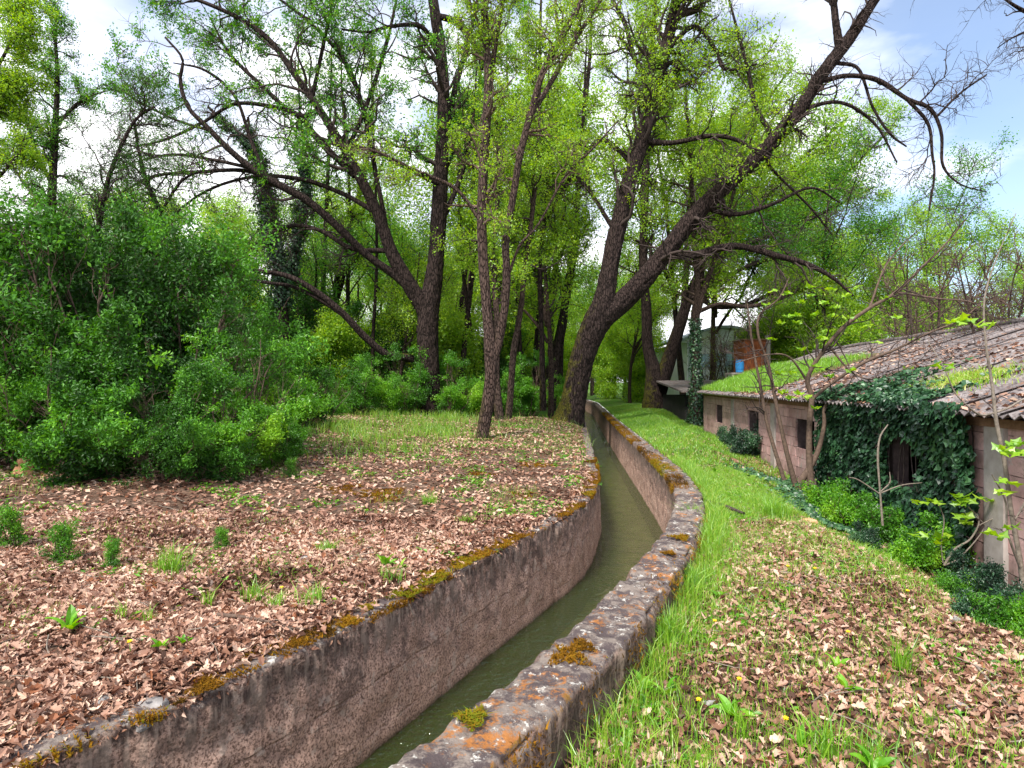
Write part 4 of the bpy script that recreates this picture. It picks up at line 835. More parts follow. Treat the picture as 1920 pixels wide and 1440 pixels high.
fig2 = shrub_tree('fig_tree', 'pale thin-stemmed fig sapling at the right frame edge before the pink wall', [
    [(1922, 1140, 15, 0), (1912, 1050, 13, 0), (1896, 960, 12, 0), (1884, 870, 11, 0), (1868, 790, 10, 0), (1860, 720, 8, 0), (1848, 640, 6, 0), (1846, 560, 5, 0), (1870, 480, 3, 0), (1905, 400, 2, 0)],
    [(1862, 775, 6, 0), (1838, 778, 6, -.05), (1815, 762, 5, -.1), (1790, 735, 4, -.1), (1770, 690, 3, -.1), (1740, 640, 2, 0)],
    [(1862, 775, 6, 0), (1890, 765, 6, .05), (1920, 748, 5, .1), (1960, 735, 3, .1)],
    [(1915, 1070, 8, 0), (1890, 1000, 6, -.1), (1885, 940, 5, -.1), (1860, 890, 3, -.15)],
    [(1900, 980, 5, 0), (1925, 930, 5, .1), (1930, 850, 4, .1), (1925, 780, 2, .1)]], s,
    ((16, (.12, .4)), (50, (.08, .25)), (80, (.05, .12))), M_pale, curl=.25, rmin=(.004, .0028, .0016), tmin=.3)
s = .0066
shrub_tree('dead_sapling', 'dead pale sapling standing before the ivy curtain', [
    [(1655, 985, 7, 0), (1650, 920, 5, 0), (1646, 860, 6, 0), (1650, 820, 5, 0), (1665, 796, 3, 0)],
    [(1648, 925, 4, 0), (1668, 905, 4, 0), (1668, 885, 2, 0)], [(1648, 925, 4, 0), (1610, 900, 3, 0), (1592, 895, 2, 0)],
    [(1650, 925, 4, 0), (1690, 910, 3, 0), (1730, 905, 2, 0)]], s, ((8, (.08, .2)), (12, (.05, .12)), (12, (.03, .08))), M_pale, rmin=(.003, .002, .0015))

# ------------------------------------------------------------------ fig leaves, each a part
FL = np.array([(-.5, 0), (-.42, .22), (-.1, .2), (.0, .45), (.16, .2), (.5, 0), (.16, -.2), (.0, -.45), (-.1, -.2), (-.42, -.22)])
def fig_leaf_mesh():
    V = np.array([(x, y, -.25 * abs(y) + .15 * x * x) for x, y in FL] + [(0, 0, .02)]); k = len(FL)
    o = mesh('leaf', V, np.array([(k, i, (i + 1) % k) for i in range(k)]), M_fig, rnd=np.full(k, .5)); return o
fl0 = fig_leaf_mesh(); fl0_mesh = []
for v_ in (.1, .5, .9):
    me = fl0.data.copy(); me.attributes['rnd'].data.foreach_set('value', np.full(len(FL), v_, np.float32)); fl0_mesh.append(me)
bpy.data.objects.remove(fl0)
def fig_leaves(root, spots, s, size):
    for (x, y, n) in spots:
        n += 2; x += random.uniform(-5, 5); y += random.uniform(-5, 5)
        for k in range(n):
            a = 2 * math.pi * k / n + random.uniform(-.4, .4)
            o = bpy.data.objects.new('leaf', random.choice(fl0_mesh)); C.objects.link(o); o.parent = root
            sz = size * random.uniform(.7, 1.2); p = px(x, y, s)
            d = Vector((math.cos(a), math.sin(a), random.uniform(.1, .7)))
            o.location = Vector(p) + d * sz * .5 - root.location
            o.rotation_euler = (random.uniform(-.7, .7), random.uniform(-.9, .5), a); o.scale = (sz, sz, sz)
fig_leaves(fig1, [(1466, 738, 4), (1478, 752, 4), (1495, 740, 4), (1540, 700, 4), (1555, 705, 4), (1598, 692, 3), (1535, 770, 3), (1530, 688, 3), (1505, 655, 3), (1450, 640, 3), (1512, 745, 3), (1486, 700, 3), (1590, 600, 3), (1640, 640, 3), (1700, 690, 4), (1712, 640, 3), (1505, 570, 4), (1520, 560, 4), (1545, 565, 4), (1560, 595, 4), (1480, 590, 4), (1440, 575, 3), (1500, 610, 4), (1585, 555, 4), (1460, 610, 4), (1530, 590, 4), (1475, 555, 3), (1550, 620, 4), (1570, 575, 4), (1610, 540, 3), (1620, 610, 3), (1445, 545, 3), (1660, 560, 3), (1525, 540, 4), (1495, 590, 4), (1560, 545, 3), (1680, 600, 3), (1540, 640, 3), (1465, 700, 3), (1760, 700, 3)], .0089, .115)
fig_leaves(fig2, [(1785, 605, 4), (1808, 600, 4), (1850, 612, 3), (1770, 690, 3), (1905, 830, 4), (1912, 850, 3), (1885, 845, 3), (1890, 860, 3), (1888, 910, 3), (1880, 930, 2), (1870, 1000, 3), (1900, 990, 2)], .0046, .11)
s = .0056
fig3 = shrub_tree('fig_sapling', 'low fig sapling with bright new leaves in front of the ivy', [
    [(1770, 1060, 7, 0), (1790, 1030, 6, 0), (1820, 1010, 5, 0), (1836, 975, 4, 0), (1815, 950, 3, 0)], [(1770, 1060, 5, 0), (1800, 1045, 4, 0), (1845, 990, 3, 0), (1825, 965, 2, 0)],
    [(1768, 1055, 4, 0), (1765, 1020, 3, 0), (1770, 975, 3, 0), (1760, 945, 2, 0)], [(1836, 985, 3, 0), (1880, 960, 3, 0), (1860, 940, 2, 0)]], s, ((6, (.08, .2)), (6, (.05, .1)), (6, (.03, .06))), M_pale, rmin=(.003, .002, .0015))
fig_leaves(fig3, [(1803, 930, 4), (1812, 945, 4), (1800, 950, 3), (1758, 942, 3), (1842, 935, 3), (1810, 975, 4), (1815, 985, 3), (1722, 1005, 3), (1770, 1003, 3), (1765, 1015, 3), (1728, 950, 2)], s, .11)

# ------------------------------------------------------------------ shrub prototypes (thickets)
def make_shrub(label, cat, mat, h=3.0, wd=1.6, stems=16, lv=(130, 900), nleaf=(3600, 8), lsize=.035, spread=.05, stemmat=M_twigbrown, name='shrub'):
    root = thing(name, label, cat)
    n = stems; a = RG.uniform(0, 2 * np.pi, n); ra = np.sqrt(RG.uniform(0, 1, n)); hh = h * (1 - .5 * ra) * RG.uniform(.5, 1.35, n)
    t = np.linspace(0, 1, 8)[None]
    P = np.stack([np.cos(a)[:, None] * ra[:, None] * wd * (.15 + .85 * t ** .8), np.sin(a)[:, None] * ra[:, None] * wd * (.15 + .85 * t ** .8), hh[:, None] * t - .05], -1)
    P[:, 1:] += RG.normal(size=(n, 7, 3)) * .05 * h / 3
    R0 = np.linspace(1, .25, 8)[None] * RG.uniform(.012, .028, n)[:, None] * (h / 3) ** .6
    A1, B1 = spawn(P, R0, lv[0], .08, (h * .16, h * .5), 5, (25, 75), .35, .22, .6, .004)
    A2, B2 = spawn(A1, B1, lv[1], .2, (h * .05, h * .15), 4, (25, 70), .25, .2, .6, .003)
    acc = Acc(); v, q = tubes(P, R0, 5); acc.add(v, q); v, q = tubes(A1, B1, 3); acc.add(v, q); v, q = tubes(A2, B2, 3); acc.add(v, q)
    acc.build('stems', stemmat, root, kind='stuff')
    c, r = clumps(A2, nleaf[0], nleaf[1], spread); r = np.clip(.30 + .50 * fbm(c * 2.2 / max(h, 1) * 1.2, 2) + .35 * (r - .35) + .30 * RG.uniform(0, 1, len(r)) ** 3, 0, 1)
    c[:, 2] = np.maximum(c[:, 2], .01)
    if h > 1.5:
        kp = fbm(c * 1.7 + h, 3) > -.22 + .25 * (np.hypot(c[:, 0], c[:, 1]) / wd - .6); c, r = c[kp], r[kp]
    v, q = leaf_quads(c, lsize, up=.5, asp=.5); mesh('foliage', v, q, mat, root, rnd=r, kind='stuff')
    return root
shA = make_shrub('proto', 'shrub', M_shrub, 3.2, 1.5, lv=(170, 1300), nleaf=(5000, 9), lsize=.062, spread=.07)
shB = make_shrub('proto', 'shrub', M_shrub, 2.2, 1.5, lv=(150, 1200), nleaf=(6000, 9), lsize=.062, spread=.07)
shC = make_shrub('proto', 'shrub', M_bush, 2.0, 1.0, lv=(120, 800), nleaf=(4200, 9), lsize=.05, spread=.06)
shD = make_shrub('proto', 'shrub', M_bush, .62, .10, stems=9, lv=(50, 160), nleaf=(420, 8), lsize=.028, spread=.025, name='seedling_shrub')
shE = make_shrub('proto', 'shrub', M_ivy, .9, .6, stems=14, lv=(80, 400), nleaf=(1700, 7), lsize=.05, spread=.05, name='bramble')
shF = make_shrub('proto', 'bush', M_bush, 1.0, .6, stems=16, lv=(70, 300), nleaf=(900, 8), lsize=.055, spread=.06, name='bush')
protos = [shA, shB, shC, shD, shE, shF]
sh_specs = [  # x px, y px of the foot, depth s, proto, scale, label
    (40, 905, .0088, shA, 1.25, 'tall dark evergreen shrub at the left frame edge'),
    (190, 895, .0092, shA, 1.35, 'dark evergreen shrub, second from the left frame edge'),
    (330, 880, .0098, shA, 1.35, 'tallest dark evergreen shrub, mid-way along the left thicket'),
    (110, 915, .0080, shB, 1.0, 'low dark shrub before the left end of the thicket'),
    (270, 905, .0083, shB, 1.05, 'low dense shrub before the middle of the thicket'),
    (330, 935, .0078, shB, .66, 'low spreading shrub reaching farthest onto the leaf litter'),
    (95, 890, .0086, shC, 1.15, 'bright green bush inside the left part of the thicket'),
    (400, 915, .0084, shC, .95, 'fresh green low bush in the middle of the thicket front'),
    (215, 915, .0079, shC, .6, 'small fresh bush at the foot of the thicket'),
    (520, 890, .0090, shC, .55, 'low sprawling green bush at the far right foot of the thicket'),
    (-60, 930, .0080, shA, 1.0, 'dark shrub cut by the left frame edge'),
    (440, 880, .0092, shC, 1.15, 'bright fresh green bush at the right end of the thicket'),
    (510, 860, .0100, shC, .85, 'lighter green bush beside the grassy clearing'),
    (450, 830, .0125, shA, 1.05, 'dark shrub behind the bright green bush'),
    (580, 800, .0150, shB, 1.0, 'dark shrub beneath the low arching oak limb'),
    (250, 830, .0140, shA, 1.75, 'tall shrub rising behind the dark thicket'),
    (60, 830, .0140, shA, 1.85, 'highest shrub behind the left end of the thicket'),
    (410, 800, .0165, shA, 1.75, 'shrub behind the thicket below the ivy-clad trunks'),
    (680, 775, .0190, shC, 1.2, 'small green bush at the back of the clearing'),
    (760, 775, .0200, shC, 1.3, 'green bush in front of the many-stemmed oak'),
    (840, 775, .0205, shC, 1.3, 'green bush between the many-stemmed and the slender oak'),
    (660, 760, .0240, shB, 1.9, 'dark shrub behind the clearing under the arching limb'),
    (740, 760, .0250, shA, 1.5, 'dark shrub behind the many-stemmed oak'),
    (880, 765, .0240, shB, 1.6, 'dark bush behind the slender forked oak'),
    (990, 768, .0235, shC, 1.4, 'green bush left of the leaning oak foot'),
    (925, 765, .0280, shA, 1.5, 'tall dark bush in the shade between the thin trunks'),
    (560, 760, .0240, shA, 2.0, 'tall shrub behind the arching oak limb'),
    (480, 760, .0260, shA, 2.2, 'dense shrub farther back behind the ivy-clad trunks'),
]
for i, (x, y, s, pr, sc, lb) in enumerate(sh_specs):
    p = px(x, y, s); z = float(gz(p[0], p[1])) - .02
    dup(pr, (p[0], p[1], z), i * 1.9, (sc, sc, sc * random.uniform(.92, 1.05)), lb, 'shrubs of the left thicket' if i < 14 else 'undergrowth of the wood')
for i, (x, y, sc, lb) in enumerate([(15, 1030, .8, 'small green box seedling at the left frame edge, tallest of the seedlings'), (118, 1058, .75, 'rounded box seedling on the leaf litter, second from the left edge'), (212, 1065, .5, 'yellow-green seedling right of the rounded one'), (415, 1030, .45, 'small upright seedling below the thicket edge'), (545, 905, .6, 'seedling beside the right edge of the thicket')]):
    s = 1.55 / (y - 720); p = px(x, y, s); dup(shD, (p[0], p[1], float(gz(p[0], p[1])) - .01), i * 2., sc, lb, 'box seedlings on the leaf litter')
for i, (x, y, s, sc, pr, lb) in enumerate([(1700, 1060, .0058, .6, shF, 'light green low bush at the top of the slope before the brambles'), (1900, 1240, .0040, .5, shF, 'light leafy patch right of the lowest stick'), (1790, 1150, .0050, .45, shF, 'light green sprig patch between the brambles'), (1600, 935, .0078, .85, shF, 'low green bush at the foot of the shed wall, left one'), (1560, 925, .0085, .8, shF, 'low leafy bush beside the fig stems'), (1760, 985, .0062, .9, shF, 'green bush under the ivy curtain'), (1690, 965, .0070, .75, shF, 'small bush beneath the dead sapling'),
        (1730, 1010, .0060, .6, shE, 'dark bramble under the window opening'), (1820, 1090, .0052, .6, shE, 'dark bramble on the slope beside the low fig'), (1880, 1130, .0048, .65, shE, 'bramble at the foot of the pale fig sapling'), (1860, 1190, .0042, .5, shE, 'lowest bramble at the right frame edge'), (1410, 815, .0140, 1.1, shE, 'bramble below the far windows of the shed'), (1385, 810, .0160, 1.1, shE, 'dark bramble at the far wall corner'), (1620, 990, .0068, .4, shE, 'thin weedy bush on the edge of the slope')]):
    p = px(x, y, s); dup(pr, (p[0], p[1], float(gz(p[0], p[1])) - .03), i * 1.3, sc, lb, 'bushes between path and shed')
def rmtree(o):
    for c in list(o.children): bpy.data.objects.remove(c)
    bpy.data.objects.remove(o)
rs_ = random.Random(11)
for i in range(11):
    x0 = [600, 655, 700, 860, 890, 980, 1000, 1035, 570, 845, 1018][i]; sl_ = rs_.uniform(.022, .032); ln_ = rs_.uniform(-30, 60); w_ = rs_.uniform(7, 11)
    pole('slim_tree', 'slim dark stem with few leaves in the bright wood behind the oaks', [(x0, 770, w_ * 1.3, 0), (x0 + ln_ * .2, 640, w_, 0), (x0 + ln_ * .4 + rs_.uniform(-12, 12), 500, w_ * .85, 0), (x0 + ln_ * .7 + rs_.uniform(-15, 15), 340, w_ * .7, 0), (x0 + ln_, 180, w_ * .45, 0), (x0 + ln_ * 1.1, 60, 2, 0)], sl_, M_bark, M_far,
         lv=((22, (.8, 2.4)), (120, (.4, 1.2)), (420, (.25, .5))), leaves=(420, 8), sides=7, group='slim stems in the wood')
for p_ in protos: rmtree(p_)

# ------------------------------------------------------------------ background wood
def proto_tree(h, lean, mat, nl, lsize, spread, bark, w=.14, lv=((50, (1.8, 4.6)), (360, (.8, 2.2)), (1600, (.3, .8))), tmin=.35, name='woodland_tree'):
    t = np.linspace(0, 1, 14); P = np.stack([lean * t ** 1.5 * h * .2 + .15 * np.sin(t * 6), .2 * np.sin(t * 4 + 1), h * t - .1], -1); Rr = w * (1 - .85 * t) + .01
    limbs = [(P, Rr)]
    for k in range(4):
        i = random.randint(4, 8); a = random.uniform(0, 6.28); L = h * random.uniform(.35, .55); tt = np.linspace(0, 1, 10)
        Q = P[i] + np.stack([math.cos(a) * tt * L * .6, math.sin(a) * tt * L * .6, tt * L * .9], -1); Q = wiggle(Q, .25)
        limbs.append((Q, Rr[i] * .6 * (1 - .85 * tt) + .008))
    return build_tree(name, 'proto', 'tree', (0, 0, 0), limbs, bark, mat, lv=lv, leaves=(nl, 6), lsize=lsize, spread=spread, sides=8, tmin=tmin, rmin=(.02, .012, .008))
pt = [proto_tree(13, .6, M_far, 2800, .13, .26, M_bark), proto_tree(11, -.7, M_oakleaf, 2700, .13, .24, M_barkthin), proto_tree(14, .2, M_oakdark, 2600, .13, .26, M_bark), proto_tree(9, 1.2, M_far, 2600, .14, .2, M_barkthin)]
pb = proto_tree(4.5, .3, M_oakleaf, 5200, .13, .22, M_barkthin, .05, ((50, (1., 2.2)), (320, (.5, 1.2)), (1400, (.2, .6))), .05, 'understorey_bush')
spots = []
rr = random.Random(5)
def ok(x, y, d):
    if xL(y) - 1.6 < x < xRo(y) + 1.2: return False
    if x > xRo(y) and wallx(y) - 1.5 < x < 45 and y < 70: return False
    return all((x - a) ** 2 + (y - b) ** 2 > d * d for a, b in spots)
for k in range(4000):
    y = rr.uniform(27, 75); x = rr.uniform(-.85 * y - 3, .13 * y + 2)
    if ok(x, y, 2.5 + y * .03): spots.append((x, y))
    if len(spots) > 56: break
for i, (x, y) in enumerate(spots):
    dup(pt[i % 4], (x, y, float(gz(x, y)) - .05), rr.uniform(0, 6.28), rr.uniform(.8, 1.1) * (min(1., (1.6 + .24 * y) / 12.) if x < -.08 * y else 1.), 'slender tree with fresh spring leaves in the wood beyond the oaks', 'trees in the wood beyond the oaks')
spots = []
for k in range(4000):
    y = rr.uniform(27, 60); x = rr.uniform(-.8 * y, .12 * y + 2)
    if ok(x, y, 2.4): spots.append((x, y))
    if len(spots) > 70: break
for i, (x, y) in enumerate(spots):
    dup(pb, (x, y, float(gz(x, y)) - .05), rr.uniform(0, 6.28), rr.uniform(.6, 1.05), 'leafy understorey bush among the woodland trunks', 'understorey bushes in the wood')
for i, (x, y, k, sc, lb) in enumerate([(13.8, 43, 1, 1.5, 'tall airy tree rising over the white hall'), (17.2, 40, 0, 1.25, 'broad leafy tree right of the rusty container'), (-1.5, 33, 0, 1.25, 'tall airy tree straight behind the slender forked oak'), (2.6, 40, 0, 1.5, 'tallest tree behind the leaning oak trunk'), (10.6, 40, 0, 1.45, 'tall tree behind the stout oak of the right bank'), (-11, 44, 0, .95, 'rounded tree behind the ivy-clad trunks')]):
    dup(pt[k], (x, y, 0), i * 2.2 + 1, sc, lb)
# wood closing the canal vista
for i, (x, y, k) in enumerate([(3.2, 62, 0), (5.5, 66, 2), (8.8, 60, 1), (11, 64, 0), (9.6, 52, 3), (8.6, 46, 1), (2.0, 56, 2), (13, 70, 2), (4, 82, 0), (7, 84, 1), (10, 80, 2), (1, 84, 0), (14, 86, 1)]):
    dup(pt[k], (x, y, .0), i * 1.7, .95, 'tree closing the view at the far end of the canal', 'trees at the far end of the canal')
for i, (x, y) in enumerate([(2.6, 60), (8.9, 58), (11.5, 58), (6.5, 84), (8.6, 83), (4.5, 85), (9.5, 48), (2.6, 50), (3.4, 81), (10.8, 82), (6, 88), (12.5, 62)]):
    dup(pb, (x, y, 0), i * 1.2, (1.0, 1.0, 1.1), 'bush closing the view at the far end of the canal', 'bushes at the far end of the canal')
for i, (x, y, sc) in enumerate([(13.4, 26.5, .8), (15.4, 28, .9), (17.8, 27, .8), (19.8, 29, .95), (16.2, 33, 1.1), (22.5, 27, .8), (13.6, 34.5, 1.), (19.5, 36, 1.2)]):
    dup(pb, (x, y, .3), i * 1.9, sc, 'bright green bush pushing up just behind the shed ridge', 'bushes behind the shed ridge')
# behind the shed, right
for i, (x, y, sc, k) in enumerate([(13, 27, .75, 2), (13.1, 36, .5, 1), (14.6, 33.5, .62, 0), (17.5, 38, .8, 0), (21, 30, .7, 0), (18, 29, .8, 3), (23, 36, .9, 2), (28, 33, .6, 1), (33, 40, .75, 0), (38, 36, .7, 3), (44, 44, .7, 2), (30, 50, .9, 1), (17, 40, .9, 2)]):
    dup(pt[k], (x, y, 0), i * 2.1, sc, 'leafy tree behind the shed roof', 'leafy trees behind the shed')
bt = build_tree('bare_shrub_tree', 'proto', 'tree', (0, 0, 0), [(np.stack([.2 * np.sin(np.linspace(0, 3, 10) + k), .15 * np.cos(np.linspace(0, 4, 10) * k), np.linspace(0, 6.0, 10)], -1) + np.linspace(0, 1, 10)[:, None] * np.array([(k - 1.5) * .9, (k % 2 - .5), 0]), np.linspace(.06, .012, 10)) for k in range(4)], M_barkthin, M_far,
                lv=((70, (.8, 2.0)), (420, (.4, 1.)), (1800, (.2, .5))), leaves=(160, 4), lsize=.07, sides=6, tmin=.2, twigmat=M_twigbrown, up=.3)
for i, (x, y, sc) in enumerate([(10.2, 13.5, .8), (12.4, 15, .85), (11.3, 18, .95), (13.8, 13.8, .7), (15.5, 17, .85), (14, 21, 1.0), (17, 23, .9), (19.5, 20, .8)]):
    dup(bt, (x, y, -.5), i * 2.3, sc, 'grey leafless shrub tree rising behind the shed roof', 'leafless shrub trees behind the shed')
for i, (x, y, sc) in enumerate([(11.4, 33.6, .75), (12.2, 33.2, .7), (10.9, 35, .85)]):
    dup(bt, (x, y, -.2), i * 1.1, sc, 'leafless shrub tree screening the white hall', 'leafless shrub trees before the hall')
for p_ in pt + [pb, bt]: rmtree(p_)

# ------------------------------------------------------------------ ground cover: leaf litter, grass, moss
def scatter(n, y0, y1, side, xl=None, wide=.85):
    y = np.sqrt(RG.uniform(y0 ** 2, y1 ** 2, n))
    if side < 0: x = RG.uniform(-wide * y - .5, xL(y) - .02)
    else: x = RG.uniform(xRo(y) + .0, np.minimum(wide * y + .3, wallx(y) - .1))
    return x, y
def thin(x, y, f):
    k = RG.uniform(0, 1, len(x)) < f; return x[k], y[k]
def grassR(x, y):      # where the right bank is green (0..1)
    dr = x - xRo(y)
    g = .70 + .6 * n2d(x, y, 1.3, 21) + .55 * np.exp(-((dr - .55 - .03 * y) / .55) ** 2) * sst(y, 5.5, 8) + .22 * np.exp(-((dr - .2) / .25) ** 2) + 1.2 * sst(y, 12.5, 16) - 1.5 * np.exp(-((y - 15.5) / 2.2) ** 2) * sst(dr, .35, .9) * (.6 + .6 * n2d(x, y, .7, 91))
    return np.clip(g, 0, 1)
LS = []
for side, nn in ((-1, 56000), (1, 33000)):
    x, y = scatter(nn, 2.2, 7.5, side); 
    if side < 0:  f = 1 - .75 * sst(n2d(x, y, 1.1, 61), .25, .6)
    else: f = 1 - .45 * grassR(x, y)
    x, y = thin(x, y, f); LS.append((x, y))
x = np.concatenate([a for a, _ in LS]); y = np.concatenate([b for _, b in LS])
def litter_rnd(x, y, seed=3): return np.clip(.46 + .36 * n2d(x, y, 1.4, seed) + RG.normal(size=len(x)) * .24, 0, 1)
litter(x, y, gz(x, y) + RG.uniform(.002, .04, len(x)), .064, .6, True, M_dead, 'fallen_leaves', litter_rnd(x, y))
bpy.data.objects['fallen_leaves']['label'] = 'dry pinkish brown oak leaves covering both banks in front'
x1, y1 = scatter(75000, 7.2, 26, -1); x2, y2 = scatter(36000, 7.2, 20, 1)
f = 1 - .6 * sst(y1, 9, 14) * sst(n2d(x1, y1, .5, 8), -.2, .7); x1, y1 = thin(x1, y1, f)
f = 1 - .8 * grassR(x2, y2); x2, y2 = thin(x2, y2, f)
x = np.r_[x1, x2]; y = np.r_[y1, y2]
litter(x, y, gz(x, y) + RG.uniform(.004, .03, len(x)), .078, .45, False, M_dead, 'fallen_leaves', litter_rnd(x, y))
# leaves lying on the left wall rim
q = _ql[(_ql[:, 1] > 2) & (_ql[:, 1] < 12)]; k = RG.integers(0, len(q), 1500); o_ = RG.uniform(.03, .34, 1500); o_ = np.maximum(o_, RG.uniform(0, .34, 1500))
sl = slope(xL, q[k, 1]); nx = -1 / np.sqrt(1 + sl ** 2); ny = sl / np.sqrt(1 + sl ** 2)
X = q[k, 0] + nx * o_; Y = q[k, 1] + ny * o_
litter(X, Y, np.full(1500, .014) + RG.uniform(0, .03, 1500), .07, .3, True, M_dead, 'fallen_leaves')
k = RG.integers(0, len(q), 0)
# grass
n = 170000; x, y = scatter(n, 2.3, 12.5, 1); g = grassR(x, y); k = RG.uniform(0, 1, n) < g ** 1.6 * .75 * (1 - .6 * sst(x, wallx(y) - 2.0, wallx(y) - .6) * (y < 8)); x, y = x[k], y[k]
hh = .07 + .07 * np.clip(n2d(x, y, 1.5, 5), 0, 1) + .10 * np.exp(-((x - xRo(y) - .1) / .15) ** 2)
blades(x, y, gz(x, y), hh, .0055, M_grass, 'grass', None, .45, rnd=np.clip(RG.normal(.5, .22, len(x)), 0, 1))
n = 90000; y = RG.uniform(12, 40, n) ** 1.0; x = RG.uniform(xRo(y) - .02, np.minimum(wallx(y) + 0., xRo(y) + 5.5)); 
k = RG.uniform(0, 1, n) < np.where(y < 19, grassR(x, y) * .8, 1); x, y = x[k], y[k]
blades(x, y, gz(x, y), .11, .012, M_grass, 'grass', None, .5, rnd=np.clip(RG.normal(.42, .24, len(x)) + .2 * n2d(x, y, .7, 13), 0, 1))
# tall thin grass of the clearing on the left
n = 60000; x, y = scatter(n, 8.5, 24, -1); k = (RG.uniform(0, 1, n) < sst(y, 9.5, 16) * np.clip(.30 + 1.0 * n2d(x, y, .9, 11), .03, 1) * (.12 + .88 * (1 - sst(x / y, -.10, -.03)))) & (x > -.42 * y) ; x, y = x[k], y[k]
blades(x, y, gz(x, y), .20 * sst(y, 8, 13) + .08, .010, M_grass, 'grass', None, .5, rnd=np.clip(RG.normal(.45, .27, len(x)), 0, 1))
n = 30000; x, y = scatter(n, 2.4, 12, -1); k = RG.uniform(0, 1, n) < np.clip(n2d(x, y, 1.3, 31) * 1.6 - .2, 0, 1) ** 1.; x, y = x[k], y[k]
blades(x, y, gz(x, y), .07, .005, M_grass, 'grass', None, .5, rnd=np.clip(RG.normal(.5, .25, len(x)), 0, 1))
def weeds_cover(n, y0, y1, side, seed, thr, name):
    x, y = scatter(n, y0, y1, side); k = n2d(x, y, 1.7, seed) + .5 * n2d(x, y, 5, seed + 1) > thr; x, y = x[k], y[k]
    c = np.repeat(np.stack([x, y, gz(x, y) + .02], -1), 5, 0) + RG.normal(size=(len(x) * 5, 3)) * [.035, .035, .012]
    v, q = leaf_quads(c, .045, nrm_dir=np.array([0, 0, 1.]), tilt=.45, asp=.5); o = mesh(name, v, q, M_bush, rnd=np.clip(RG.normal(.5, .25, len(c)), 0, 1), kind='stuff')
weeds_cover(16000, 3.5, 14, -1, 71, .38, 'small_weeds'); weeds_cover(14000, 2.6, 12, 1, 75, .2, 'small_weeds'); weeds_cover(16000, 12, 24, -1, 79, .1, 'small_weeds')
# moss on rims
def moss(q, n, o0, o1, zt, side, name, parent, seed, thr, h=.018, side_drop=0.):
    k = RG.integers(0, len(q), n); fn = xL if side < 0 else xR; sl = slope(fn, q[k, 1]); L = np.sqrt(1 + sl ** 2)
    o = RG.uniform(o0, o1, n); X = q[k, 0] + side * o / L; Y = q[k, 1] - side * o * sl / L
    m = n2d(X, Y, 1.6, seed) + .35 * n2d(X, Y, 6, seed + 1) > thr + .25 * RG.normal(size=n) * .3; X, Y = X[m], Y[m]
    Z = np.full(len(X), zt) - side_drop * RG.uniform(0, 1, len(X)) + .012 * n2d(X, Y, 12, 3)
    r = np.clip(.5 + .5 * n2d(X, Y, .9, seed + 5) + RG.normal(size=len(X)) * .15, 0, 1)
    return blades(X, Y, Z, h * .7, .008, M_moss, name, parent, 1.2, rnd=r)
qn = _ql[(_ql[:, 1] > 2.2) & (_ql[:, 1] < 14)]
moss(qn, 90000, -.01, .55, .008, -1, 'moss', wl, 40, .34, .022); moss(qn, 40000, -.02, .05, -.0, -1, 'moss', wl, 44, .22, .02, .05)
qn = _qr[(_qr[:, 1] > 2.2) & (_qr[:, 1] < 34)]
moss(qn, 22000, TH - .05, TH + .03, .085, 1, 'moss', wr, 50, .0, .03, .22)
moss(qn[qn[:, 1] > 9], 60000, -.03, .24, .10, 1, 'moss', wr, 54, -.3, .05, .10)
moss(qn, 8000, .0, TH, .1, 1, 'moss', wr, 60, .62, .02)

def cushion(spots, par):
    xs, ys_, rs = [], [], []
    for (x, y, r, col) in spots:
        s = 1.6 / (y - 720) if par is wl else 1.5 / (y - 720); p = px(x, y, s); n = int(9000 * r)
        a = RG.uniform(0, 6.28, n); q = r * np.sqrt(RG.uniform(0, 1, n)) * (1 + .4 * np.sin(a * 3 + x) + .25 * np.sin(a * 7)); xs.append(p[0] + q * np.cos(a)); ys_.append(p[1] + q * np.sin(a) * 1.2); rs.append(np.clip(col + RG.normal(size=n) * .14, 0, 1))
    xs = np.concatenate(xs); ys_ = np.concatenate(ys_); rs = np.concatenate(rs)
    z = np.full(len(xs), .105) if par is wr else np.maximum(gz(xs, ys_), np.where(xL(ys_) - xs < .36, .0, -9))
    k = (xL(ys_) - xs > -.03) if par is wl else (xs > xR(ys_)) & (xs < xRo(ys_))
    blades(xs[k], ys_[k], z[k] + .006 + .006 * n2d(xs[k], ys_[k], 20, 1), .016, .009, M_moss, 'moss', par, 1.3, rnd=rs[k])
cushion([(860, 1052, .16, .75), (905, 1040, .13, .45), (945, 1022, .15, .5), (975, 1008, .12, .4), (820, 1090, .13, .85), (770, 1112, .13, .85), (800, 1075, .1, .5), (715, 940, .30, .5), (640, 930, .25, .35), (600, 1185, .10, .1), (655, 1168, .07, .5), (1065, 965, .14, .4), (1085, 948, .14, .25), (1100, 925, .16, .65), (385, 1290, .07, .3), (690, 1140, .05, .75), (1000, 880, .3, .45), (900, 900, .2, .3), (980, 935, .2, .35), (340, 1325, .04, .1), (620, 1010, .12, .3), (1095, 900, .2, .5), (560, 1205, .05, .35)], wl)
cushion([(1275, 1010, .08, .6), (1065, 1235, .09, .42), (885, 1352, .06, .85), (1255, 1040, .05, .42), (1090, 1215, .06, .3)], wr)
# ivy creeping down the bank beside the fig
n = 4200; t = RG.uniform(0, 1, n); x = 4.55 + 1.05 * t ** .9 * 0 + RG.normal(size=n) * .22; y = 8.9 + t * 4.5; x = wallx(y) - .72 + RG.normal(size=n) * .3
o = ivy_leaves(np.stack([x, y, gz(x, y) + RG.uniform(.02, .09, n)], -1), np.array([-.2, -.3, 1.]), .085, .4, 'ivy_ground_cover', M_ivy, None, RG.uniform(.3, 1, n)); o['kind'] = 'stuff'

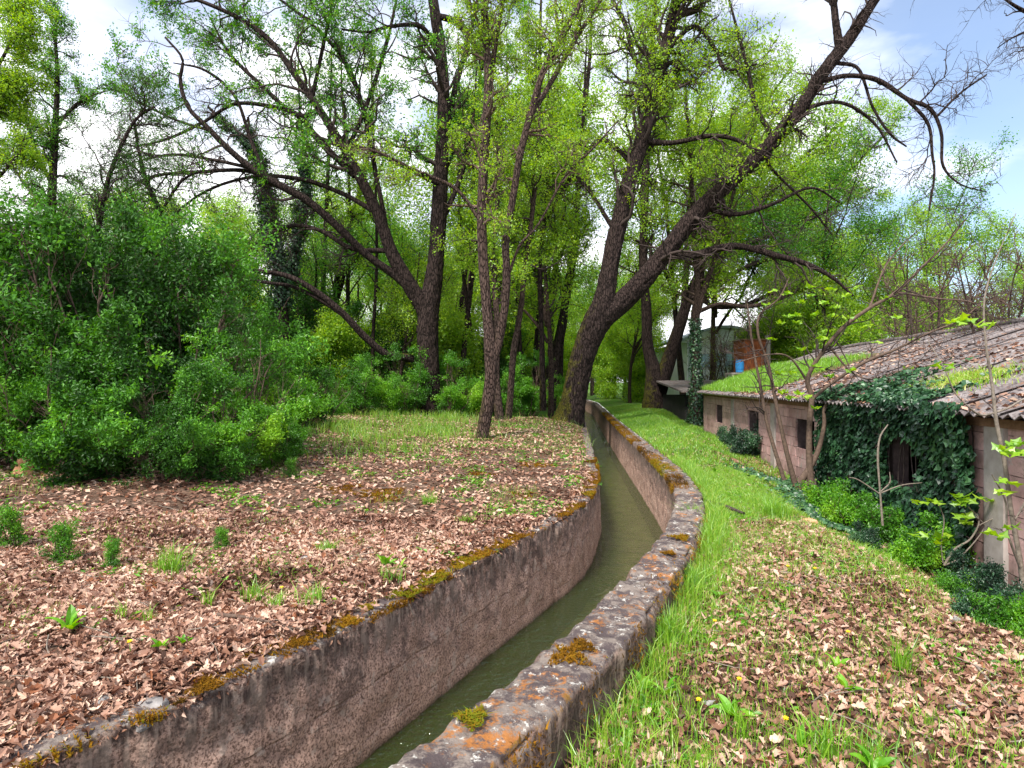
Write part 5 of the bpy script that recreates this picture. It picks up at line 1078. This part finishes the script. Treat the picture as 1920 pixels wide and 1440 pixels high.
n = 700; x1, y1 = scatter(450, 2.6, 14, -1); x2, y2 = scatter(250, 2.6, 12, 1); x = np.r_[x1, x2]; y = np.r_[y1, y2]
a = RG.uniform(0, 6.28, 700); L = RG.uniform(.04, .20, 700); t_ = np.linspace(-1, 1, 5)[None]; bd_ = RG.normal(size=(700, 1)) * .15
X = x[:, None] + L[:, None] * (np.cos(a)[:, None] * t_ - np.sin(a)[:, None] * bd_ * t_ ** 2); Y = y[:, None] + L[:, None] * (np.sin(a)[:, None] * t_ + np.cos(a)[:, None] * bd_ * t_ ** 2)
v, q = tubes(np.stack([X, Y, gz(X, Y) + .04 + .01 * t_], -1), np.full((700, 5), .0028) * RG.uniform(.6, 1.5, (700, 1)), 4); mesh('fallen_twigs', v, q, M_pale, kind='stuff')
# ------------------------------------------------------------------ small individual things
def tuft(label, x, y, n, h, w=.05, mat=M_grass, rl=(.1, .7)):
    s = 1.55 / (y - 720) if x < 1100 else 1.72 / (y - 720); p = px(x, y, s); z = float(gz(p[0], p[1]))
    root = thing('grass_tuft', label, 'grass tuft', (p[0], p[1], z), 'grass tufts on the banks')
    blades(p[0] + RG.normal(size=n) * w, p[1] + RG.normal(size=n) * w, np.full(n, z), h, .006, mat, 'blades', root, .6, rnd=RG.uniform(rl[0], rl[1], n), kind='stuff')
for (x, y, n, h, w, lb) in [(318, 1075, 160, .24, .06, 'tallest grass tuft, below the right end of the thicket'), (515, 1140, 60, .12, .03, 'grass tuft with a dandelion near the canal rim'), (475, 1125, 70, .16, .04, 'grass tuft left of the dandelion tuft'), (585, 1135, 70, .15, .05, 'grass tuft nearest the left canal rim'), (612, 1035, 120, .12, .04, 'bright round tuft on the litter midway to the canal'),
        (805, 945, 160, .13, .05, 'small vivid green tuft on the mossy litter'), (872, 978, 90, .1, .05, 'little green tuft near the canal bend'), (390, 1135, 30, .16, .02, 'slim pair of grass blades left of the tufts'), (232, 1160, 24, .15, .03, 'sparse yellowing blades beside the broad-leaved weed'), (275, 1165, 20, .14, .02, 'lone stalks of grass beneath the slim pair'),
        (735, 1085, 60, .12, .05, 'grass tuft beside the moss on the left rim'), (1255, 1190, 160, .24, .05, 'grass clump against the outer face of the lichen wall'), (1240, 1240, 60, .2, .04, 'smaller grass clump lower against the lichen wall'), (1290, 1100, 200, .2, .07, 'long grass clump beside the wall bend'), (1450, 985, 300, .22, .08, 'dense tall tuft at the edge of the path'), (1300, 990, 120, .2, .05, 'grass leaning on the widest part of the wall'),
        (1690, 1250, 70, .24, .03, 'tall thin blades in the middle of the right slope'), (1545, 1400, 80, .2, .04, 'upright blades at the lower right of the litter'), (1390, 1360, 60, .16, .04, 'grass blades left of the upright ones'), (1640, 1420, 60, .15, .04, 'grass tuft at the bottom edge'), (1100, 1420, 30, .14, .03, 'small tuft at the outer foot of the near wall end')]:
    tuft(lb, x, y, n, h, w)
# broad-leaved weeds, each leaf a part
def weed_leaf(L, Wd, mat, rv):
    t = np.linspace(0, 1, 6); w = Wd * np.sin(np.pi * t ** .8) ** .8 * .5; z = .3 * L * np.sin(t * 2.2); x = L * t
    V = np.concatenate([np.stack([x, w, z], -1), np.stack([x, 0 * t, z - .01], -1), np.stack([x, -w, z], -1)]); i = np.arange(5)
    o = mesh('leaf', V, np.concatenate([np.stack([i, i + 1, i + 7, i + 6], -1), np.stack([i + 6, i + 7, i + 13, i + 12], -1)]), mat, rnd=np.full(10, rv)); me = o.data; bpy.data.objects.remove(o); return me
wm = [weed_leaf(.16, .06, M_bush, v) for v in (.5, .7, .9)]
def weed(label, x, y, n, sc, group='broad-leaved weeds on the litter'):
    s = 1.56 / (y - 720) if x < 1100 else 1.72 / (y - 720); p = px(x, y, s)
    root = thing('weed', label, 'weed', (p[0], p[1], float(gz(p[0], p[1])) + .01), group)
    for k in range(n):
        o = bpy.data.objects.new('leaf', random.choice(wm)); C.objects.link(o); o.parent = root
        o.rotation_euler = (random.uniform(-.3, .3), -random.uniform(.1, .9), k * 2.4 + random.uniform(-.3, .3)); q = sc * random.uniform(.7, 1.15); o.scale = (q, q, q)
for (x, y, n, sc, lb) in [(130, 1190, 7, .95, 'broad-leaved dock weed on the litter at lower left'), (725, 1065, 8, .8, 'broad green weed beside the mossy rim'), (750, 1070, 6, .7, 'weed just right of the one at the mossy rim'), (300, 1230, 12, .5, 'low leafy weed patch above the grey stone'), (345, 1215, 12, .45, 'low weed patch right of the stone patch'),
        (1375, 1330, 8, .75, 'leafy weed at the lower middle of the right slope'), (1205, 1270, 5, .7, 'single weed beside the foot of the lichen wall'), (1250, 1285, 5, .8, 'taller weed a hand from the lichen wall'), (1570, 1245, 6, .6, 'weed on the litter in mid slope'), (1585, 1290, 7, .6, 'weed lower in mid slope'), (1640, 1440, 7, .8, 'weed cut by the bottom edge'), (1500, 1390, 6, .6, 'weed near the bottom between grass blades'), (1350, 1120, 7, .6, 'weed beside the bend of the wall'), (1340, 900, 8, .7, 'weed on the grassy path')]:
    weed(lb, x, y, n, sc)
for i, (x, y) in enumerate([(1310, 1295), (1420, 1190), (1540, 1400), (1480, 1310), (1590, 1190), (1700, 1120), (1480, 1085), (1530, 1090), (1350, 1060), (1290, 1280), (1385, 1005), (1560, 1240), (1360, 1235)]):
    pass
M_yel = simple('yellow_petals', (.75, .50, .01), (.85, .62, .02), 30.)
def dandelion(x, y, label):
    s = 1.5 / (y - 720) if x < 1100 else 1.66 / (y - 720); p = px(x, y, s); z0 = float(gz(p[0], p[1]))
    root = thing('dandelion', label, 'flower', (p[0], p[1], z0), 'dandelions in the grass'); hgt = .09
    v, q = tubes(np.array([[(p[0], p[1], z0), (p[0] + .004, p[1], z0 + hgt / 2), (p[0], p[1], z0 + hgt)]]), np.full((1, 3), .002), 5); mesh('stem', v, q, M_grass, root, rnd=np.full(len(q), .4))
    n = 22; c = np.array([p[0], p[1], z0 + hgt]); a = np.arange(n) * 2.4; V = []
    for k in range(n):
        d = np.array([math.cos(a[k]), math.sin(a[k]), .25 + .5 * (k % 2)]); w = np.array([-math.sin(a[k]), math.cos(a[k]), 0]) * .003
        V += [c - w, c + w, c + d * .014 + w, c + d * .014 - w]
    mesh('petals', np.array(V), np.arange(4 * n).reshape(n, 4), M_yel, root)
for (x, y, lb) in [(528, 1110, 'dandelion flower above the tuft near the left rim'), (243, 1222, 'yellow flower low on the left litter'), (1477, 1085, 'dandelion on the upper right slope, left of a pair'), (1528, 1090, 'dandelion on the upper right slope, right of a pair'), (1310, 1300, 'lowest dandelion near the lichen wall'), (1473, 1342, 'dandelion near the bottom of the right slope'), (1590, 1190, 'dandelion in the middle of the right slope'), (1702, 1120, 'dandelion nearest the brambles'), (1386, 1266, 'dandelion left of the leafy weed'), (1340, 1160, 'dandelion beside the long grass by the wall')]:
    dandelion(x, y, lb)
# stones, log, sticks
M_stone = simple('grey_stone', (.13, .12, .115), (.30, .28, .27), 14., .9, .6, .02); M_orange = simple('orange_stone', (.34, .15, .07), (.62, .36, .20), 10., .9, .5, .02)
def rock(x, y, r, sq, label, mat, seed, h=1.56):
    s = h / (y - 720); p = px(x, y, s); z = float(gz(p[0], p[1])); import bmesh
    bm = bmesh.new(); bmesh.ops.create_icosphere(bm, subdivisions=3, radius=1); V = np.array([v.co[:] for v in bm.verts]); Fc = np.array([[v.index for v in f.verts] for f in bm.faces]); bm.free()
    V = V * (1 + .28 * fbm(V * 1.3 + seed, 3)[:, None]); V = np.sign(V) * np.abs(V) ** .85 * r * np.array([1, .7, sq]) + [p[0], p[1], z + r * sq * .45]
    o = mesh('stone', V, Fc, mat); tag(o, label, 'stone', 'stones on the banks'); 
rock(285, 1300, .085, .55, 'pale grey stone on the litter near the left rim', M_stone, 3); rock(515, 1220, .05, .5, 'small grey stone lying on the canal rim', M_stone, 8)
rock(185, 1312, .045, .5, 'little grey stone left of the pale one', M_stone, 12); rock(265, 1326, .04, .5, 'dark pebble in front of the pale stone', M_stone, 14)
rock(1515, 985, .10, .45, 'orange-brown flat stone on the edge of the grass', M_orange, 5, 1.72); rock(1335, 1305, .05, .5, 'whitish stone near the lichen wall weeds', M_stone, 21, 1.72)
rock(1795, 1335, .05, .5, 'whitish stone on the lower right slope', M_stone, 25, 1.78); rock(1790, 1190, .05, .6, 'grey stone near the brambles', M_stone, 29, 1.85); rock(575, 1050, .05, .5, 'dark stone half sunk in the litter', M_stone, 33); rock(1660, 1072, .055, .5, 'grey stone at the edge of the weedy slope', M_stone, 37, 1.78)
def stick(pts, r, label, mat=M_twigbrown, h=1.56, name='stick'):
    P = []
    for x, y in pts:
        s = h / (y - 720); p = px(x, y, s); P.append((p[0], p[1], float(gz(p[0], p[1])) + .03 + r))
    q = crom(np.array(P), 14); v, f = tubes(q[None], (np.linspace(1, .5, 14) * r)[None], 8); o = mesh(name, v, f, mat, smooth=True); tag(o, label, 'stick' if name == 'stick' else 'log', 'fallen wood on the banks' if name == 'stick' else None)
stick([(408, 1160), (455, 1168), (508, 1180)], .016, 'greyish fallen branch piece on the left litter')
stick([(185, 1275), (240, 1235), (300, 1195), (330, 1185)], .006, 'long thin stick slanting over the left litter')
stick([(0, 1215), (60, 1198), (110, 1195)], .007, 'thin stick at the left frame edge')
stick([(510, 1182), (560, 1176), (615, 1160)], .01, 'stick lying on the litter beside the canal rim')
stick([(1325, 962), (1360, 972), (1395, 985)], .035, 'dark rotten log lying across the grassy path', M_twig, 1.7, 'log')
stick([(1830, 1275), (1860, 1310), (1910, 1370)], .008, 'long stick on the lower right slope', M_pale, 1.8)
for k, (x, y) in enumerate([(40, 905), (52, 890), (30, 925)]):
    pass
M_dk = M_wood
s = 1.5 / (915 - 720); p = px(45, 900, s); root = thing('stump', 'broken reddish stump at the left edge before the thicket', 'stump', (p[0], p[1], float(gz(p[0], p[1]))))
t_ = np.linspace(0, 1, 8); P = np.stack([p[0] + .12 * t_, p[1] + 0 * t_, root.location.z + .42 * t_], -1); v, q = tubes(P[None], (.13 - .05 * t_ + .01 * np.sin(t_ * 20))[None], 14, .3); mesh('trunk', v, q, M_orange, root)
v, q = tubes((P[:5] * [1, 1, 1] + np.array([-.12, .02, 0]))[None], (.06 - .03 * t_[:5])[None], 10, .3); mesh('splinter', v, q, M_orange, root)
# wooden post far left of the clearing
p = px(650, 740, .02); root = thing('wooden_post', 'thin weathered post standing in the clearing', 'post', (p[0], p[1], 0)); v, q = tubes(np.array([[(p[0], p[1], z) for z in (0, .3, .8, 1.35)]]), np.full((1, 4), .03), 8); mesh('shaft', v, q, M_pale, root)
v, q = tubes(np.array([[(p[0], p[1], z) for z in (1.35, 1.36, 1.365)]]), np.array([[.034, .034, .002]]), 8); mesh('cap', v, q, M_pale, root)
tris = sum(len(m_.loops) - 2 * len(m_.polygons) for m_ in bpy.data.meshes if m_.users)
print('TRIANGLES', tris)
